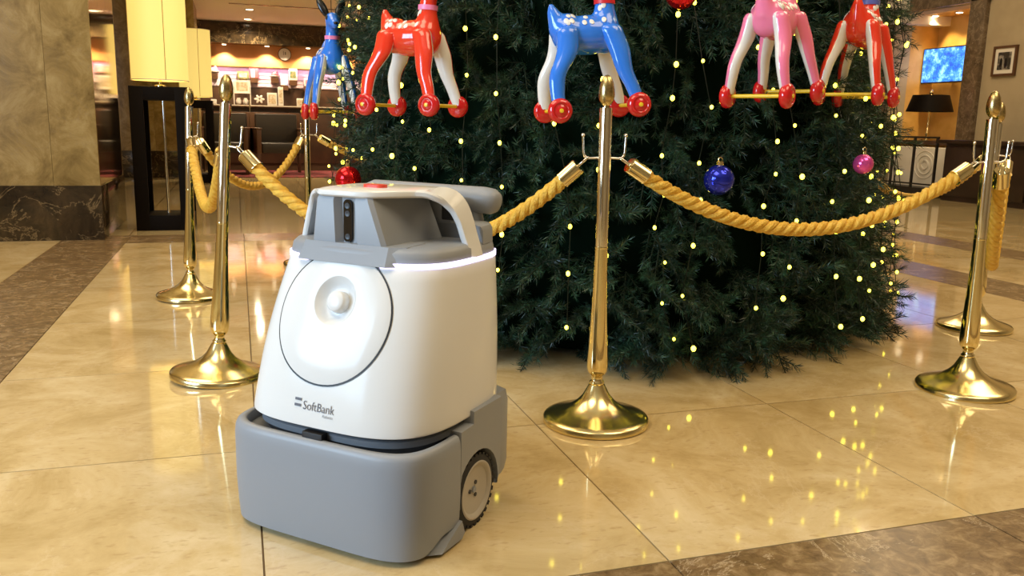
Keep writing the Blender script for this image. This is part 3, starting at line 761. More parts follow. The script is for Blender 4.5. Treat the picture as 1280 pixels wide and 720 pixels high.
# (dial offset up and to the side a little)
mb = MB().loft([[disc_pt(rd, 2 * PI * k / 48, of) for k in range(48)] for rd, of in ((dial_r, 0.0024), (dial_r - 0.004, -0.001), (0.038, -0.0120), (0.027, -0.0165), (0.0225, -0.0160), (0.0205, 0.0010), (0.018, 0.0030), (0.006, 0.0038), (0.0005, 0.0039))], caps=False)
mb.build('dial', 'robot_white', pn, 60)
# logo
def conform(me, off, u0, z0, sc):
    for v in me.vertices:
        x, y = v.co.x, v.co.y
        v.co = front_pt(u0 + x * sc, z0 + y * sc * SL, off)
def text_part(body, size, u0, z0, name, spacing=1.0, xs=0.85):
    cu = bpy.data.curves.new(name, 'FONT'); cu.body = body; cu.size = size; cu.space_character = spacing; cu.resolution_u = 3; cu.offset = -0.006 * size
    tmp = bpy.data.objects.new('tmp_text', cu); COL.objects.link(tmp)
    dg = bpy.context.evaluated_depsgraph_get(); dg.update()
    me = bpy.data.meshes.new_from_object(tmp.evaluated_get(dg)); bpy.data.objects.remove(tmp); bpy.data.curves.remove(cu)
    for v in me.vertices: v.co.x *= xs
    conform(me, 0.0012, u0, z0, 1.0)
    me.materials.clear(); me.materials.append(MATS['print_grey']); me.name = name
    return link(name, me, rb)
LU, LZ = -0.052, 0.283
for k in (0, 1):
    z = LZ + 0.004 + k * 0.0115
    mb = MB().loft([[front_pt(LU + a, z + b, 0.0004) for a, b in ((0, 0), (0.016, 0), (0.016, 0.005), (0, 0.005))], [front_pt(LU + a, z + b, 0.0013) for a, b in ((0, 0), (0.016, 0), (0.016, 0.005), (0, 0.005))]])
    mb.build('logo_bar', 'print_grey', rb)
text_part('SoftBank', 0.0255, LU + 0.021, LZ + 0.0005, 'lettering', 1.0, 0.86)
text_part('Robotics', 0.0085, LU + 0.072, LZ - 0.0085, 'lettering', 1.0, 0.85)
# front bumper
VB = -0.028
def bring(ins, z, w=0.248, f=0.202, n=5.6, vb=VB, N=72, lift=True):
    R_ = sring(w - ins, f - ins, 0.26, n, z, 400)
    pts = [p for p in R_ if p.y <= vb]; pts.sort(key=lambda p: math.atan2(p.y - vb, p.x) )
    # resample evenly
    P_ = [Vector((-(w - ins), vb, z))] + sorted(pts, key=lambda p: -math.atan2(-(p.y - vb), p.x)) + [Vector((w - ins, vb, z))]
    d = [0.0]
    for i in range(1, len(P_)): d.append(d[-1] + (P_[i] - P_[i - 1]).length)
    out = []
    for s in np.linspace(0, d[-1], N):
        out.append(Vector((np.interp(s, d, [p.x for p in P_]), np.interp(s, d, [p.y for p in P_]), z)))
    if z < 0.06:        # the side edges stand higher off the floor than the front
        for p in out:
            k = max(0.0, min(1.0, (p.y + 0.150) / 0.07)); p.z += 0.026 * k * k * (3 - 2 * k) * (0.06 - z) / 0.05
    return out
MB().loft([bring(0.010, 0.010), bring(0.004, 0.014), bring(0.002, 0.045), bring(0.0, 0.10), bring(0.0, 0.20), bring(0.0015, 0.217), bring(0.005, 0.2265), bring(0.010, 0.2295), bring(0.017, 0.2300), bring(0.0195, 0.2275), bring(0.0215, 0.206)]).build('bumper', 'robot_grey', rb, 50)
MB().loft([bring(0.0228, 0.2062), bring(0.0228, 0.2085), bring(0.0245, 0.2088)]).build('deck', 'robot_deck', rb, 40)
for k in range(7):      # fine ribs in the deck
    a = -0.15 + 0.05 * k
    box('deck_rib', (a, -0.130 + 0.25 * a * a, 0.2095), (0.028, 0.004, 0.002), 'robot_dark', rb)
MB().loft([sring(0.214, 0.160, 0.235, 3.4, 0.10), sring(0.214, 0.160, 0.235, 3.4, 0.2500)]).build('turntable', 'robot_dark', rb, 50)
MB().loft([sring(0.222, 0.171, 0.242, 3.4, 0.226), sring(0.222, 0.171, 0.242, 3.4, 0.238), sring(0.218, 0.167, 0.240, 3.4, 0.240)]).build('turntable_ring', 'robot_deck', rb, 50)
mb = MB().box((0.0, -0.180, 0.234), (0.050, 0.020, 0.016), 0.003); mb.box((0.0, -0.186, 0.226), (0.072, 0.014, 0.007), 0.002); mb.build('latch', 'robot_gap', rb, 35)
# rear housing with a wheel arch on each side
WV, WZ, WR = 0.052, 0.081, 0.081
def housing_side(u, inset):
    pts = []
    y0, y1, zb, zt = -0.022, 0.152, 0.045, 0.264
    pts.append((y0, zb + 0.02))
    a0 = PI; k = 16; R_ = WR + 0.010
    # arch
    start = math.asin((zb + 0.02 - WZ) / R_)
    for i in range(k + 1):
        a = PI - start - (PI - 2 * start) * i / k
        pts.append((WV + R_ * math.cos(a), WZ + R_ * math.sin(a)))
    pts += [(y1 - 0.015, zb + 0.02), (y1, zb + 0.04), (y1, zt), (0.031, zt), (0.030, 0.237), (y0, 0.235)]
    return [Vector((u, max(y0, min(y1, p[0])), p[1])) for p in pts]
for s in (-1, 1):
    mb = MB().loft([housing_side(s * 0.20, 0), housing_side(s * 0.241, 0), [Vector((s * 0.2445, p.y * 0.985 + 0.0015, p.z * 0.985 + 0.002)) for p in housing_side(0, 0)]])
    mb.build('side_cover', 'robot_grey', rb, 30)
box('rear_cover', (0, 0.190, 0.156), (0.450, 0.110, 0.216), 'robot_grey', rb, 0.035)
box('chassis', (0, 0.05, 0.10), (0.36, 0.30, 0.15), 'robot_dark', rb, 0.01)
for s in (-1, 1):
    Mx = Matrix.Translation((s * 0.221, WV, WZ)) @ Matrix.Rotation(s * PI / 2, 4, 'Y')
    wh = MB().lathe([(0.060, -0.019), (0.076, -0.018), (0.0785, -0.012), (0.0785, 0.012), (0.076, 0.018), (0.064, 0.0215), (0.062, 0.0195)], 48, Mx, True).build('wheel', 'rubber', rb, 40)
    tb = MB()
    for k in range(30):
        a = 2 * PI * k / 30; rot = Mx.to_3x3() @ Matrix.Rotation(a, 3, 'Z')
        tb.box(Mx.to_3x3() @ (Matrix.Rotation(a, 3, 'Z') @ Vector((0.0785, 0, 0.006))) + Mx.translation, (0.005, 0.009, 0.026), rot=rot)
    tb.build('tread', 'rubber', wh)
    MB().lathe([(0.0, 0.012), (0.022, 0.012), (0.030, 0.013), (0.052, 0.016), (0.057, 0.021), (0.0615, 0.0225), (0.0645, 0.0215), (0.0645, 0.004), (0.0, 0.004)], 48, Mx).build('hub', 'hub_grey', wh, 30)
    hb = MB()
    MB().lathe([(0.0, 0.0125), (0.007, 0.0125), (0.007, 0.016), (0.0, 0.016)], 12, Mx).build('axle_cap', 'robot_grey', wh, 30)
    for k in range(3):
        a = 2 * PI * k / 3 + 0.5; c = Mx @ Vector((0.016 * math.cos(a), 0.016 * math.sin(a), 0))
        M2 = Matrix.Translation(c) @ Mx.to_3x3().to_4x4(); MB().lathe([(0.0, 0.0118), (0.0045, 0.0118), (0.0045, 0.0145), (0.0, 0.0145)], 10, M2).build('bolt', 'robot_dark', wh, 30)
    # low side fin
    MB().loft([[Vector((s * 0.18, y, z)) for y, z in ((-0.16, 0.004), (-0.028, 0.004), (-0.016, 0.014), (-0.026, 0.050), (-0.10, 0.036))], [Vector((s * 0.252, y, z)) for y, z in ((-0.105, 0.008), (-0.026, 0.006), (-0.014, 0.016), (-0.026, 0.046), (-0.08, 0.022))]]).build('side_fin', 'robot_grey', rb, 30)
# head with the sensor groove
def hring(z, wl, wr_, f, r, g0, g1, gd):
    """block with a groove in the front between g0 and g1"""
    c = 0.008
    return [Vector(p) for p in ((-wl, r, z), (-wl, f + c, z), (-wl + c, f, z), (g0, f, z), (g0 + 0.012, f + gd, z), (g1 - 0.004, f + gd, z), (g1, f, z), (wr_ - c, f, z), (wr_, f + c, z), (wr_ + 0.018, r, z))]
MB().loft([hring(0.578, 0.100, 0.098, -0.064, 0.125, -0.034, 0.022, 0.014), hring(0.606, 0.097, 0.088, -0.063, 0.125, -0.034, 0.022, 0.014), hring(0.692, 0.086, 0.056, -0.062, 0.118, -0.038, 0.016, 0.014), hring(0.700, 0.084, 0.052, -0.058, 0.115, -0.038, 0.016, 0.010)]).build('head', 'robot_grey', rb, 30)
# chin wedge that runs from the head down to the disc
MB().loft([[Vector((-0.150, -0.045, 0.5685)), Vector((-0.112, -0.0855, 0.5685)), Vector((0.104, -0.0855, 0.5685)), Vector((0.142, -0.055, 0.5685)), Vector((0.142, 0.02, 0.5685)), Vector((-0.150, 0.02, 0.5685))], [Vector((-0.136, -0.035, 0.606)), Vector((-0.108, -0.066, 0.606)), Vector((0.100, -0.066, 0.606)), Vector((0.130, -0.045, 0.606)), Vector((0.130, 0.02, 0.608)), Vector((-0.136, 0.02, 0.608))]]).build('chin', 'robot_grey', rb, 30)
# sensor pill
sd = (Vector((0, -0.0500, 0.694)) - Vector((0.0, -0.0500, 0.606))).normalized(); sc_ = Vector((-0.009, -0.0500, 0.650))
rot = sd.to_track_quat('Z', 'X').to_matrix()
pill = []
for k in range(32):
    a = 2 * PI * k / 32; pill.append((0.0105 * math.cos(a), 0.0335 * (1 if math.sin(a) > 0 else -1) * (1 if abs(math.sin(a)) > 1e-6 else 0) + 0.0105 * math.sin(a)))
nrm = Vector((0, -1, 0))
mk = lambda o: [sc_ + Vector((x, 0, 0)) + sd * y + nrm * o for x, y in pill]
sp = MB().loft([mk(-0.006), mk(0.0035)]).build('sensor_window', 'lens_black', rb, 40)
for y in (-0.032, 0.015, 0.031):
    c = sc_ + sd * y + nrm * 0.0035; M2 = Matrix.Translation(c) @ nrm.to_track_quat('Z', 'X').to_matrix().to_4x4()
    MB().lathe([(0.0, 0.0), (0.0060, 0.0), (0.0060, 0.0012), (0.0045, 0.0012), (0.003, 0.0005), (0.0, 0.0005)], 16, M2).build('lens', 'robot_dark', sp, 40)
# top plate, carrying handle, button
plate = [(-0.090, -0.050), (-0.070, -0.066), (0.036, -0.066), (0.058, -0.052), (0.112, 0.020), (0.128, 0.095), (0.095, 0.150), (-0.090, 0.150), (-0.110, 0.10), (-0.104, 0.0)]
def pl(s, z): return [Vector((x * s, 0.04 + (y - 0.04) * s, z)) for x, y in plate]
MB().loft([pl(0.965, 0.699), pl(1.0, 0.7025), pl(1.0, 0.7075), pl(0.985, 0.7115), pl(0.90, 0.7145)]).build('top_plate', 'robot_white', rb, 40)
mb = MB().loft([[Vector((0.026 * x, 0.030 + 0.014 * y, z)) for x, y in [(math.copysign(abs(math.cos(t)) ** 0.6, math.cos(t)), math.copysign(abs(math.sin(t)) ** 0.6, math.sin(t))) for t in np.linspace(0, 2 * PI, 24, endpoint=False)]] for z in (0.713, 0.7205)])
mb.build('button', 'red_button', rb, 40)
def arch(path, wid, ac0, h=0.0075):
    """flat band sweeping from the plate down to the collar"""
    rings = []
    P_ = []
    for i in range(len(path) - 1):
        for k in range(4):
            t = k / 4; a, b, c, d = [Vector(path[max(0, min(len(path) - 1, q))]) for q in (i - 1, i, i + 1, i + 2)]
            P_.append((0.5 * ((2 * b) + (c - a) * t + (2 * a - 5 * b + 4 * c - d) * t * t + (3 * b - a - 3 * c + d) * t ** 3), wid[i] * (1 - t) + wid[i + 1] * t))
    P_.append((Vector(path[-1]), wid[-1]))
    for i, (p, q) in enumerate(P_):
        t = (P_[min(i + 1, len(P_) - 1)][0] - P_[max(i - 1, 0)][0]).normalized()
        ac = Vector(ac0); ac = (ac - t * t.dot(ac)).normalized(); nn = t.cross(ac)
        rings.append([p + ac * q * 0.9 + nn * h, p + ac * q + nn * h * 0.5, p + ac * q - nn * h * 0.5, p + ac * q * 0.9 - nn * h, p - ac * q * 0.9 - nn * h, p - ac * q - nn * h * 0.5, p - ac * q + nn * h * 0.5, p - ac * q * 0.9 + nn * h])
    return MB().loft(rings).build('carry_handle', 'robot_white', rb, 40)
arch([(0.095, 0.060, 0.7055), (0.122, 0.070, 0.7055), (0.146, 0.082, 0.698), (0.164, 0.092, 0.680), (0.176, 0.099, 0.652), (0.185, 0.103, 0.620), (0.193, 0.105, 0.595), (0.199, 0.106, 0.574)], [0.050, 0.042, 0.032, 0.026, 0.022, 0.021, 0.020, 0.020], (0.25, 0.97, 0))
arch([(-0.090, 0.0, 0.7055), (-0.108, 0.002, 0.703), (-0.128, 0.005, 0.690), (-0.142, 0.007, 0.668), (-0.153, 0.008, 0.638), (-0.163, 0.009, 0.604)], [0.050, 0.042, 0.030, 0.022, 0.020, 0.020], (-0.15, 0.98, 0), 0.006)
# cheeks beside the head, rear deck, dark block for the shaded opening and the folded push bar
MB().loft([[Vector(p) for p in ((-0.160, 0.03, 0.603), (-0.09, 0.0, 0.603), (-0.09, 0.14, 0.603), (-0.170, 0.14, 0.603))], [Vector(p) for p in ((-0.112, 0.03, 0.699), (-0.08, 0.0, 0.699), (-0.08, 0.13, 0.699), (-0.115, 0.13, 0.699))]]).build('cheek', 'robot_grey', rb, 30)
def rear_ring(ins, z, vb=0.135):
    w, f, r, n = srf_params(0.565); pts = [p for p in sring(w - ins, f - ins, r - ins, n, z, 200) if p.y >= vb]
    pts.sort(key=lambda p: -math.atan2(p.y - vb + 0.02, p.x)); return pts
R0 = rear_ring(0.006, 0.600); 
def rr_(ins, z, vb=0.135):
    return [Vector((p.x * (1 - ins / 0.2), vb + (p.y - vb) * (1 - ins / 0.15), z)) for p in R0]
MB().loft([rr_(0.0, 0.597), rr_(0.001, 0.625), rr_(0.006, 0.634), rr_(0.020, 0.637)]).build('rear_deck', 'robot_grey', rb, 30)
box('inner_wall', (0.02, 0.160, 0.668), (0.20, 0.045, 0.066), 'robot_grey', rb, 0.008)
box('opening_shade', (0.120, 0.142, 0.660), (0.046, 0.012, 0.034), 'robot_dark', rb, 0.004)  # solid dark block standing in for the shade in the handle opening
MB().tube([(-0.176, 0.235, 0.684), (-0.170, 0.235, 0.684), (-0.15, 0.235, 0.684), (0.15, 0.235, 0.682), (0.170, 0.235, 0.680), (0.182, 0.235, 0.678), (0.188, 0.235, 0.677)], [0.012, 0.022, 0.030, 0.030, 0.029, 0.022, 0.010], 24).build('push_bar', 'robot_grey', rb, 60)
for s in (-1, 1): MB().tube([(s * 0.12, 0.235, 0.675), (s * 0.125, 0.235, 0.65), (s * 0.13, 0.235, 0.632)], 0.018, 12).build('bar_bracket', 'robot_grey', rb, 60)

# ------------------------------------------------------------------ the tree
TC = Vector((1.661, 3.727, 0))
def tree_r(z): return 1.315 - 0.085 * z if z < 1.7 else max(0.04, (1.315 - 0.085 * 1.7) * (4.25 - z) / (4.25 - 1.7))
tree = thing('christmas_tree', 'large dark green artificial Christmas tree ringed by golden ropes', 'tree', TC)
MB().lathe([(0.10, 0.0), (0.07, 2.0), (0.03, 4.2)], 14).build('trunk', 'twig', tree, 60)
MB().lathe([(tree_r(z) * 0.84 if z > 0.1 else tree_r(z) * 0.76, z) for z in (0.03, 0.15, 0.5, 1.0, 1.5, 2.2, 3.0, 4.0)], 48).build('filler_core', 'tree_core', tree, 60)  # added near-black solid cone, closes the view through the boughs

def sprig_arrays(base, direction, length, nneedle, nl, rng):
    """needles of one shoot as triangles (nverts x 3 array)"""
    d = direction / np.linalg.norm(direction)
    a = np.cross(d, [0.3, 0.2, 1.0]); a /= np.linalg.norm(a); b = np.cross(d, a)
    t = np.linspace(0.02, 1.0, nneedle); ph = rng.uniform(0, 2 * PI, nneedle)
    root = base + np.outer(t * length, d)
    out = np.outer(np.cos(ph), a) + np.outer(np.sin(ph), b)
    k = rng.uniform(0.4, 1.0, nneedle) + (t ** 3) * 0.7
    dirn = out + k[:, None] * d; dirn /= np.linalg.norm(dirn, axis=1)[:, None]
    L_ = nl * rng.uniform(0.7, 1.1, nneedle)
    tip = root + dirn * L_[:, None]
    wv = np.cross(dirn, rng.normal(size=(nneedle, 3))); wv /= np.linalg.norm(wv, axis=1)[:, None]
    wv *= 0.0018
    mid = root + dirn * (L_ * 0.35)[:, None]
    return np.stack([root - wv * 0.4 + 0 * mid, mid + wv * 1.2, tip], 1).reshape(-1, 3)
def branch_mesh(seed):
    """a bough pointing along +x with side shoots; length about 0.30"""
    rng = np.random.default_rng(seed); tri = []; stems = []
    def shoot(b, d, l, n):
        tri.append(sprig_arrays(np.array(b), np.array(d), l, n, 0.034, rng)); stems.append((b, d, l))
    shoot((0.02, 0, 0), (1, rng.uniform(-.1, .1), rng.uniform(-.15, .05)), 0.27, 150)
    for k in range(7):
        s = 1 if k % 2 else -1; x = 0.04 + 0.028 * k + rng.uniform(-.01, .01)
        shoot((x, 0, 0), (0.75 + rng.uniform(-.15, .25), s * rng.uniform(0.45, 0.85), rng.uniform(-0.35, 0.25)), rng.uniform(0.10, 0.16), 86)
    V = np.concatenate(tri)
    return V, stems
BM = []
for sd_ in range(5):
    V, stems = branch_mesh(100 + sd_)
    nt_ = len(V) // 3; F = np.arange(len(V)).reshape(-1, 3)
    verts = [tuple(p) for p in V]; faces = [tuple(q) for q in F]; fm = [0] * nt_
    for b, d, l in stems:
        mb = MB().tube([b, tuple(np.array(b) + np.array(d) / np.linalg.norm(d) * l)], [0.0028, 0.0014], 4, caps=False); n0 = len(verts)
        verts += [tuple(p) for p in mb.v]; faces += [tuple(i + n0 for i in q) for q in mb.f]; fm += [1] * len(mb.f)
    me = bpy.data.meshes.new('branch'); me.from_pydata(verts, [], faces); me.materials.append(MATS['needles']); me.materials.append(MATS['twig'])
    me.polygons.foreach_set('material_index', fm); me.update(); BM.append(me)

CAMV = Vector((0, 0, 0.85))
specs = []
z = 0.05
rows = 0
while z < 4.15:
    low = z < 1.75
    r_ = tree_r(z); circ = 2 * PI * r_
    step = (0.150 if z > 0.3 else 0.11) if low else 0.40
    nb = max(3, int(circ / step))
    for k in range(nb):
        a = 2 * PI * (k + RNG.uniform(-0.45, 0.45)) / nb
        rr = r_ + RNG.uniform(-0.10, 0.02) + 0.035 * math.sin(a * 7 + z * 5) - (0.015 if z < 0.2 else 0.0)
        zz = z + RNG.uniform(-0.05, 0.05)
        pitch = RNG.uniform(-0.75, 0.25) if z > 0.16 else RNG.uniform(-0.10, 0.22)
        zz = max(zz, 0.03 + 0.30 * max(0, math.sin(-pitch)) )
        yaw = a + RNG.uniform(-0.5, 0.5); roll = RNG.uniform(0, 2 * PI); s = (RNG.uniform(0.75, 1.1) if z > 0.2 else RNG.uniform(0.95, 1.15)) if low else RNG.uniform(1.2, 1.7)
        ln_ = 0.30 * s
        bx = (rr - ln_ * math.cos(pitch) * 0.9)
        M = Matrix.Translation((bx * math.cos(a), bx * math.sin(a), zz + (ln_ * math.sin(-pitch) * 0.5 if z > 0.16 else 0))) @ Matrix.Rotation(yaw, 4, 'Z') @ Matrix.Rotation(-pitch, 4, 'Y') @ Matrix.Rotation(roll * (0.25 if z < 0.16 else 1), 4, 'X') @ Matrix.Scale(s, 4)
        w = TC + Vector((rr * math.cos(a), rr * math.sin(a), zz))
        facing = (CAMV - w).normalized().dot(Vector((math.cos(a), math.sin(a), 0)))
        score = (w - CAMV).length - 3.0 * (facing > 0.05) + (20 if zz > 1.45 else 0)
        specs.append((score, M, RNG.integers(0, 5)))
    z += 0.098 if low else 0.22
specs.sort(key=lambda q: q[0])
for sc0, M, k in specs[:300]:
    o = link('branch', BM[k], tree); o.matrix_local = M
base = []
for me in BM:
    n = len(me.vertices); co = np.empty(n * 3, np.float32); me.vertices.foreach_get('co', co); co = co.reshape(-1, 3)
    lv = np.empty(len(me.loops), np.int32); me.loops.foreach_get('vertex_index', lv)
    ls = np.empty(len(me.polygons), np.int32); me.polygons.foreach_get('loop_start', ls); mi = np.empty(len(me.polygons), np.int32); me.polygons.foreach_get('material_index', mi)
    base.append((co, lv, ls, mi))
cos, lvs, lss, mis = [], [], [], []; nv = nl = 0
for sc0, M, k in specs[300:]:
    co, lv, ls, mi = base[k]; A = np.array(M)
    cos.append(co @ A[:3, :3].T + A[:3, 3]); lvs.append(lv + nv); lss.append(ls + nl); mis.append(mi); nv += len(co); nl += len(lv)
me = bpy.data.meshes.new('boughs'); co = np.concatenate(cos).astype(np.float32); lv = np.concatenate(lvs).astype(np.int32); ls = np.concatenate(lss).astype(np.int32)
me.vertices.add(len(co)); me.vertices.foreach_set('co', co.ravel()); me.loops.add(len(lv)); me.loops.foreach_set('vertex_index', lv)
me.polygons.add(len(ls)); me.polygons.foreach_set('loop_start', ls); me.materials.append(MATS['needles']); me.materials.append(MATS['twig'])
me.polygons.foreach_set('material_index', np.concatenate(mis).astype(np.int32)); me.update(calc_edges=True)
o = link('boughs', me, tree); o['kind'] = 'stuff'
print('branches', len(specs), 'tris', len(ls))

# ------------------------------------------------------------------ strings of fairy lights hanging down the tree
me_b = MB().ellipsoid((0, 0, 0), (0.0076, 0.0076, 0.0092), 10, 6)
_bulb_src = None
a_cam = math.atan2(-TC.y, -TC.x)
nstr = 27
for k in range(nstr):
    a = a_cam + (-1.72 + 3.44 * (k + RNG.uniform(-0.3, 0.3)) / (nstr - 1))
    ls_ = thing('light_string', 'string of small warm yellow lights hanging down the tree', 'string lights', TC, 0, 'strings of lights hanging down the Christmas tree')
    pts = []; bulbs = []
    zb = RNG.uniform(0.12, 0.30); zt = 2.1
    zz = zb; i = 0
    while zz < zt:
        aa = a + 0.018 * math.sin(zz * 6 + k) + RNG.uniform(-0.02, 0.02)
        rr = tree_r(zz) + 0.012 + RNG.uniform(-0.035, 0.010)
        p = Vector((rr * math.cos(aa), rr * math.sin(aa), zz)); pts.append(p); bulbs.append(p)
        zz += RNG.uniform(0.095, 0.19)
    MB().tube(pts, 0.0016, 4).build('wire', 'wire', ls_)
    for p in bulbs:
        if _bulb_src is None: b_ = me_b.build('bulb', 'bulb', ls_, 179); _bulb_src = b_.data
        else: b_ = link('bulb', _bulb_src, ls_)
        b_.location = p + Vector((math.cos(a), math.sin(a), 0)) * 0.008; q_ = RNG.uniform(0.65, 1.15); b_.scale = (q_, q_, q_)

# baubles
def bauble(x, y, z, r, m, label):
    t = thing('bauble', label, 'bauble', (x, y, z), 0)
    MB().ellipsoid((0, 0, 0), (r, r, r), 32, 20).build('ball', m, t, 179)
    MB().lathe([(0.0, r - 0.002), (r * 0.22, r - 0.002), (r * 0.22, r + 0.010), (0.0, r + 0.010)], 14).build('cap', 'brass', t, 40)
    MB().torus((0, 0, r + 0.016), 0.007, 0.0012, n=14, m=5, M=RXm.to_3x3()).build('loop', 'brass', t, 60)
bauble(1.445, 2.375, 0.692, 0.048, 'bauble_blue', 'shiny blue bauble hanging above the front rope')
bauble(0.400, 3.33, 0.630, 0.050, 'bauble_red', 'shiny red bauble hanging just behind the robot head')
bauble(1.325, 2.47, 1.262, 0.050, 'bauble_red', 'shiny red bauble at the top edge, right of the blue deer')
bauble(2.093, 2.50, 0.740, 0.035, 'bauble_pink', 'small pink bauble at the right edge of the tree')

# ------------------------------------------------------------------ inflatable deer on wheels
def bake_union(mb, voxel, smooth_it):
    me = bpy.data.meshes.new('tmp'); me.from_pydata([tuple(p) for p in mb.v], [], mb.f)
    bm = bmesh.new(); bm.from_mesh(me); bmesh.ops.recalc_face_normals(bm, faces=bm.faces[:]); bm.to_mesh(me); bm.free()
    o = bpy.data.objects.new('tmp', me); COL.objects.link(o)
    m1 = o.modifiers.new('r', 'REMESH'); m1.mode = 'VOXEL'; m1.voxel_size = voxel
    m2 = o.modifiers.new('s', 'SMOOTH'); m2.iterations = smooth_it; m2.factor = 0.5
    dg = bpy.context.evaluated_depsgraph_get(); dg.update()
    out = bpy.data.meshes.new_from_object(o.evaluated_get(dg)); bpy.data.objects.remove(o); bpy.data.meshes.remove(me)
    out.shade_smooth(); return out
def E3(ax, ay, az=0): return Matrix.Rotation(ay, 3, 'Y')
bodym = MB()
bodym.ellipsoid((0.0, 0, 0.232), (0.098, 0.052, 0.054), 20, 14)
bodym.ellipsoid((0.050, 0, 0.236), (0.046, 0.050, 0.058), 18, 12); bodym.ellipsoid((-0.055, 0, 0.240), (0.046, 0.050, 0.054), 18, 12)
bodym.tube([(-0.075, 0, 0.25), (-0.088, 0, 0.285), (-0.096, 0, 0.308), (-0.098, 0, 0.322)], [0.034, 0.022, 0.013, 0.005], 12)
bodym.tube([(0.052, 0, 0.255), (0.055, 0, 0.30), (0.057, 0, 0.335), (0.062, 0, 0.365)], [0.042, 0.029, 0.025, 0.026], 14)
bodym.ellipsoid((0.072, 0, 0.382), (0.038, 0.030, 0.031), 16, 10)
bodym.tube([(0.080, 0, 0.376), (0.110, 0, 0.366), (0.128, 0, 0.362), (0.136, 0, 0.362)], [0.026, 0.020, 0.016, 0.007], 12)
DEER_BODY = bake_union(bodym, 0.006, 5)
_bm = bmesh.new(); _bm.from_mesh(DEER_BODY); DEER_BVH = BVHTree.FromBMesh(_bm); _bm.free()
def leg_geo(hind, s):
    top = Vector((-0.066 if hind else 0.058, s * 0.040, 0.242)); foot = Vector((-0.112 if hind else 0.112, s * 0.082, 0.040))
    knee = Vector(((-0.106 if hind else 0.082), s * 0.066, 0.130))
    ctl = [top + Vector((0, 0, 0.012)), top, top.lerp(knee, 0.5) + Vector((0.012 if hind else 0.004, 0, 0)), knee, knee.lerp(foot, 0.5) + Vector((-0.004 if hind else 0.002, 0, 0)), foot]
    rad = [0.016, 0.031, 0.030, 0.0235, 0.0205, 0.0175]
    rings = []
    N = 16
    for i in range(21):
        q = i / 20 * 5; k = min(int(q), 4); t = q - k
        P0, P1, P2, P3 = ctl[max(k - 1, 0)], ctl[k], ctl[k + 1], ctl[min(k + 2, 5)]
        p = 0.5 * ((2 * P1) + (P2 - P0) * t + (2 * P0 - 5 * P1 + 4 * P2 - P3) * t * t + (3 * P1 - P0 - 3 * P2 + P3) * t ** 3)
        r_ = rad[k] * (1 - t) + rad[k + 1] * t
        rings.append([p + Vector((r_ * math.cos(2 * PI * j / N), s * r_ * 0.72 * math.sin(2 * PI * j / N), 0)) for j in range(N)])
    v = [p for R_ in rings for p in R_]; f = []; fm = []
    for i in range(20):
        for j in range(N):
            f.append((i * N + j, i * N + (j + 1) % N, (i + 1) * N + (j + 1) % N, (i + 1) * N + j)); fm.append(0 if math.sin(2 * PI * (j + 0.5) / N) > -0.15 else 1)
    f.append(list(range(N))); fm.append(0); f.append([20 * N + j for j in range(N)]); fm.append(0)
    return v, f, fm, foot
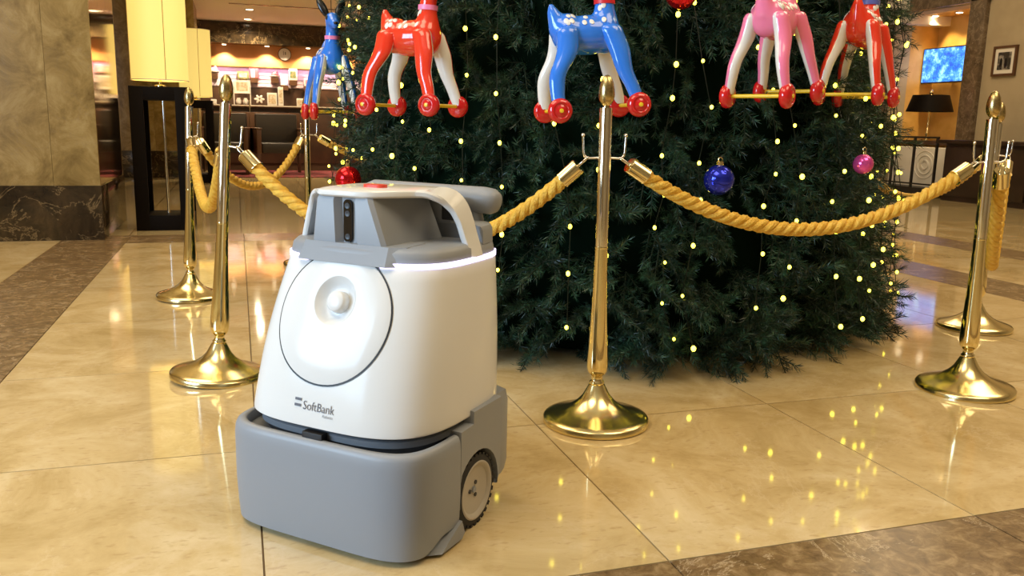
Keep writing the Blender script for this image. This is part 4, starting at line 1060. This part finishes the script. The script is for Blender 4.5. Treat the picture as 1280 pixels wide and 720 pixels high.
def deer(x, y, z, rz, colm, collar, label, pitch=0.0):
    d = thing('deer_toy', label, 'toy', (x, y, z), rz, 'inflatable deer hanging round the tree')
    d.rotation_euler = (0, pitch, rz); d.scale = (1.1, 1.1, 1.1)
    me = DEER_BODY.copy(); me.materials.clear(); me.materials.append(MATS[colm]); b = link('body', me, d)
    for hind in (True, False):
        for s in (-1, 1):
            v, f, fm, foot = leg_geo(hind, s)
            mesh_obj('leg', v, f, None, d, 70, [colm, 'toy_white'], fm)
            Mw = Matrix.Translation((foot.x, s * 0.086, 0.034)) @ Matrix.Rotation(-s * PI / 2, 4, 'X')
            wh = MB().lathe([(0.0, -0.014), (0.026, -0.014), (0.0325, -0.008), (0.034, 0.0), (0.0325, 0.008), (0.027, 0.013), (0.022, 0.0145), (0.0195, 0.0115), (0.016, 0.0115), (0.013, 0.015), (0.0, 0.0155)], 28, Mw).build('wheel', 'toy_wheel', d, 55)
            MB().lathe([(0.0, 0.015), (0.006, 0.015), (0.0055, 0.0185), (0.0, 0.0195)], 14, Mw).build('hub', 'toy_yellow', wh, 50)
        MB().tube([(-0.112 if hind else 0.112, -0.080, 0.034), (-0.112 if hind else 0.112, 0.080, 0.034)], 0.0055, 10).build('axle', 'toy_yellow', d, 60)
    cz = 0.318
    MB().lathe([(0.0265, -0.007), (0.0295, -0.007), (0.0295, 0.007), (0.0265, 0.007)], 24, Matrix.Translation((0.0557, 0, cz)) @ Matrix.Rotation(0.05, 4, 'Y'), True).build('collar', collar, d, 40)
    for s in (-1, 1):
        mb = MB().ellipsoid((0.048, s * 0.034, 0.43), (0.008, 0.016, 0.042), 12, 10, rot=Matrix.Rotation(-s * 0.45, 3, 'X') @ Matrix.Rotation(-0.25, 3, 'Y')); mb.build('ear', 'toy_black', d, 179)
        p, nn, _, _ = DEER_BVH.find_nearest(Vector((0.095, s * 0.05, 0.395)))
        MB().ellipsoid(p, (0.007, 0.0045, 0.009), 12, 8).build('eye', 'toy_black', d, 179)
    MB().ellipsoid((0.136, 0, 0.366), (0.007, 0.009, 0.006), 12, 8).build('nose', 'toy_black', d, 179)
    for s in (-1, 1):
        for (sx, sz) in ((-0.078, 0.272), (-0.058, 0.286), (-0.034, 0.288), (-0.010, 0.286), (0.014, 0.288), (0.036, 0.290), (-0.066, 0.258), (-0.044, 0.268), (-0.020, 0.268), (0.006, 0.268), (0.030, 0.270)):
            p, nn, _, _ = DEER_BVH.find_nearest(Vector((sx, s * (0.075 if sz < 0.275 else 0.045), sz + 0.02)))
            q = nn.to_track_quat('Z', 'X').to_matrix()
            MB().ellipsoid(p, (0.0092, 0.0070, 0.0014), 12, 6, rot=q).build('spot', 'toy_white', d, 179)
    MB().tube([(0.045, 0, 0.41), (0.040, 0.0, 0.50), (0.030, 0.0, 0.62)], 0.0016, 5).build('hanging_cord', 'wire', d)
    return d
DR_ = 1.385
def deer_at(px_az, rad, z, turn, colm, collar, label, pitch=0.0):
    """azimuth round the tree"""
    x = TC.x + rad * math.cos(px_az); y = TC.y + rad * math.sin(px_az)
    return deer(x, y, z, px_az + PI / 2 + turn, colm, collar, label, pitch)
def az(x, y): return math.atan2(y - TC.y, x - TC.x)
deer_at(az(0.37, 3.92), 1.275, 0.850, 0.22, 'toy_blue', 'collar_pink', 'inflatable blue deer with pink collar at the left edge of tree')
deer_at(az(0.630, 2.94), 1.38, 0.868, 0.16, 'toy_red', 'collar_pink', 'inflatable red deer with white spots and pink collar')
deer_at(az(1.080, 2.55), 1.38, 0.868, 0.35, 'toy_blue', 'collar_red', 'inflatable blue deer with red collar above the front stanchion', -0.10)
deer_at(az(1.605, 2.42), 1.38, 0.925, 0.62, 'toy_pink', 'collar_blue', 'inflatable pink deer with blue collar', -0.10)
deer_at(az(2.045, 2.47), 1.285, 0.935, 0.36, 'toy_red', 'collar_blue', 'inflatable red deer seen from behind at the right edge of tree')
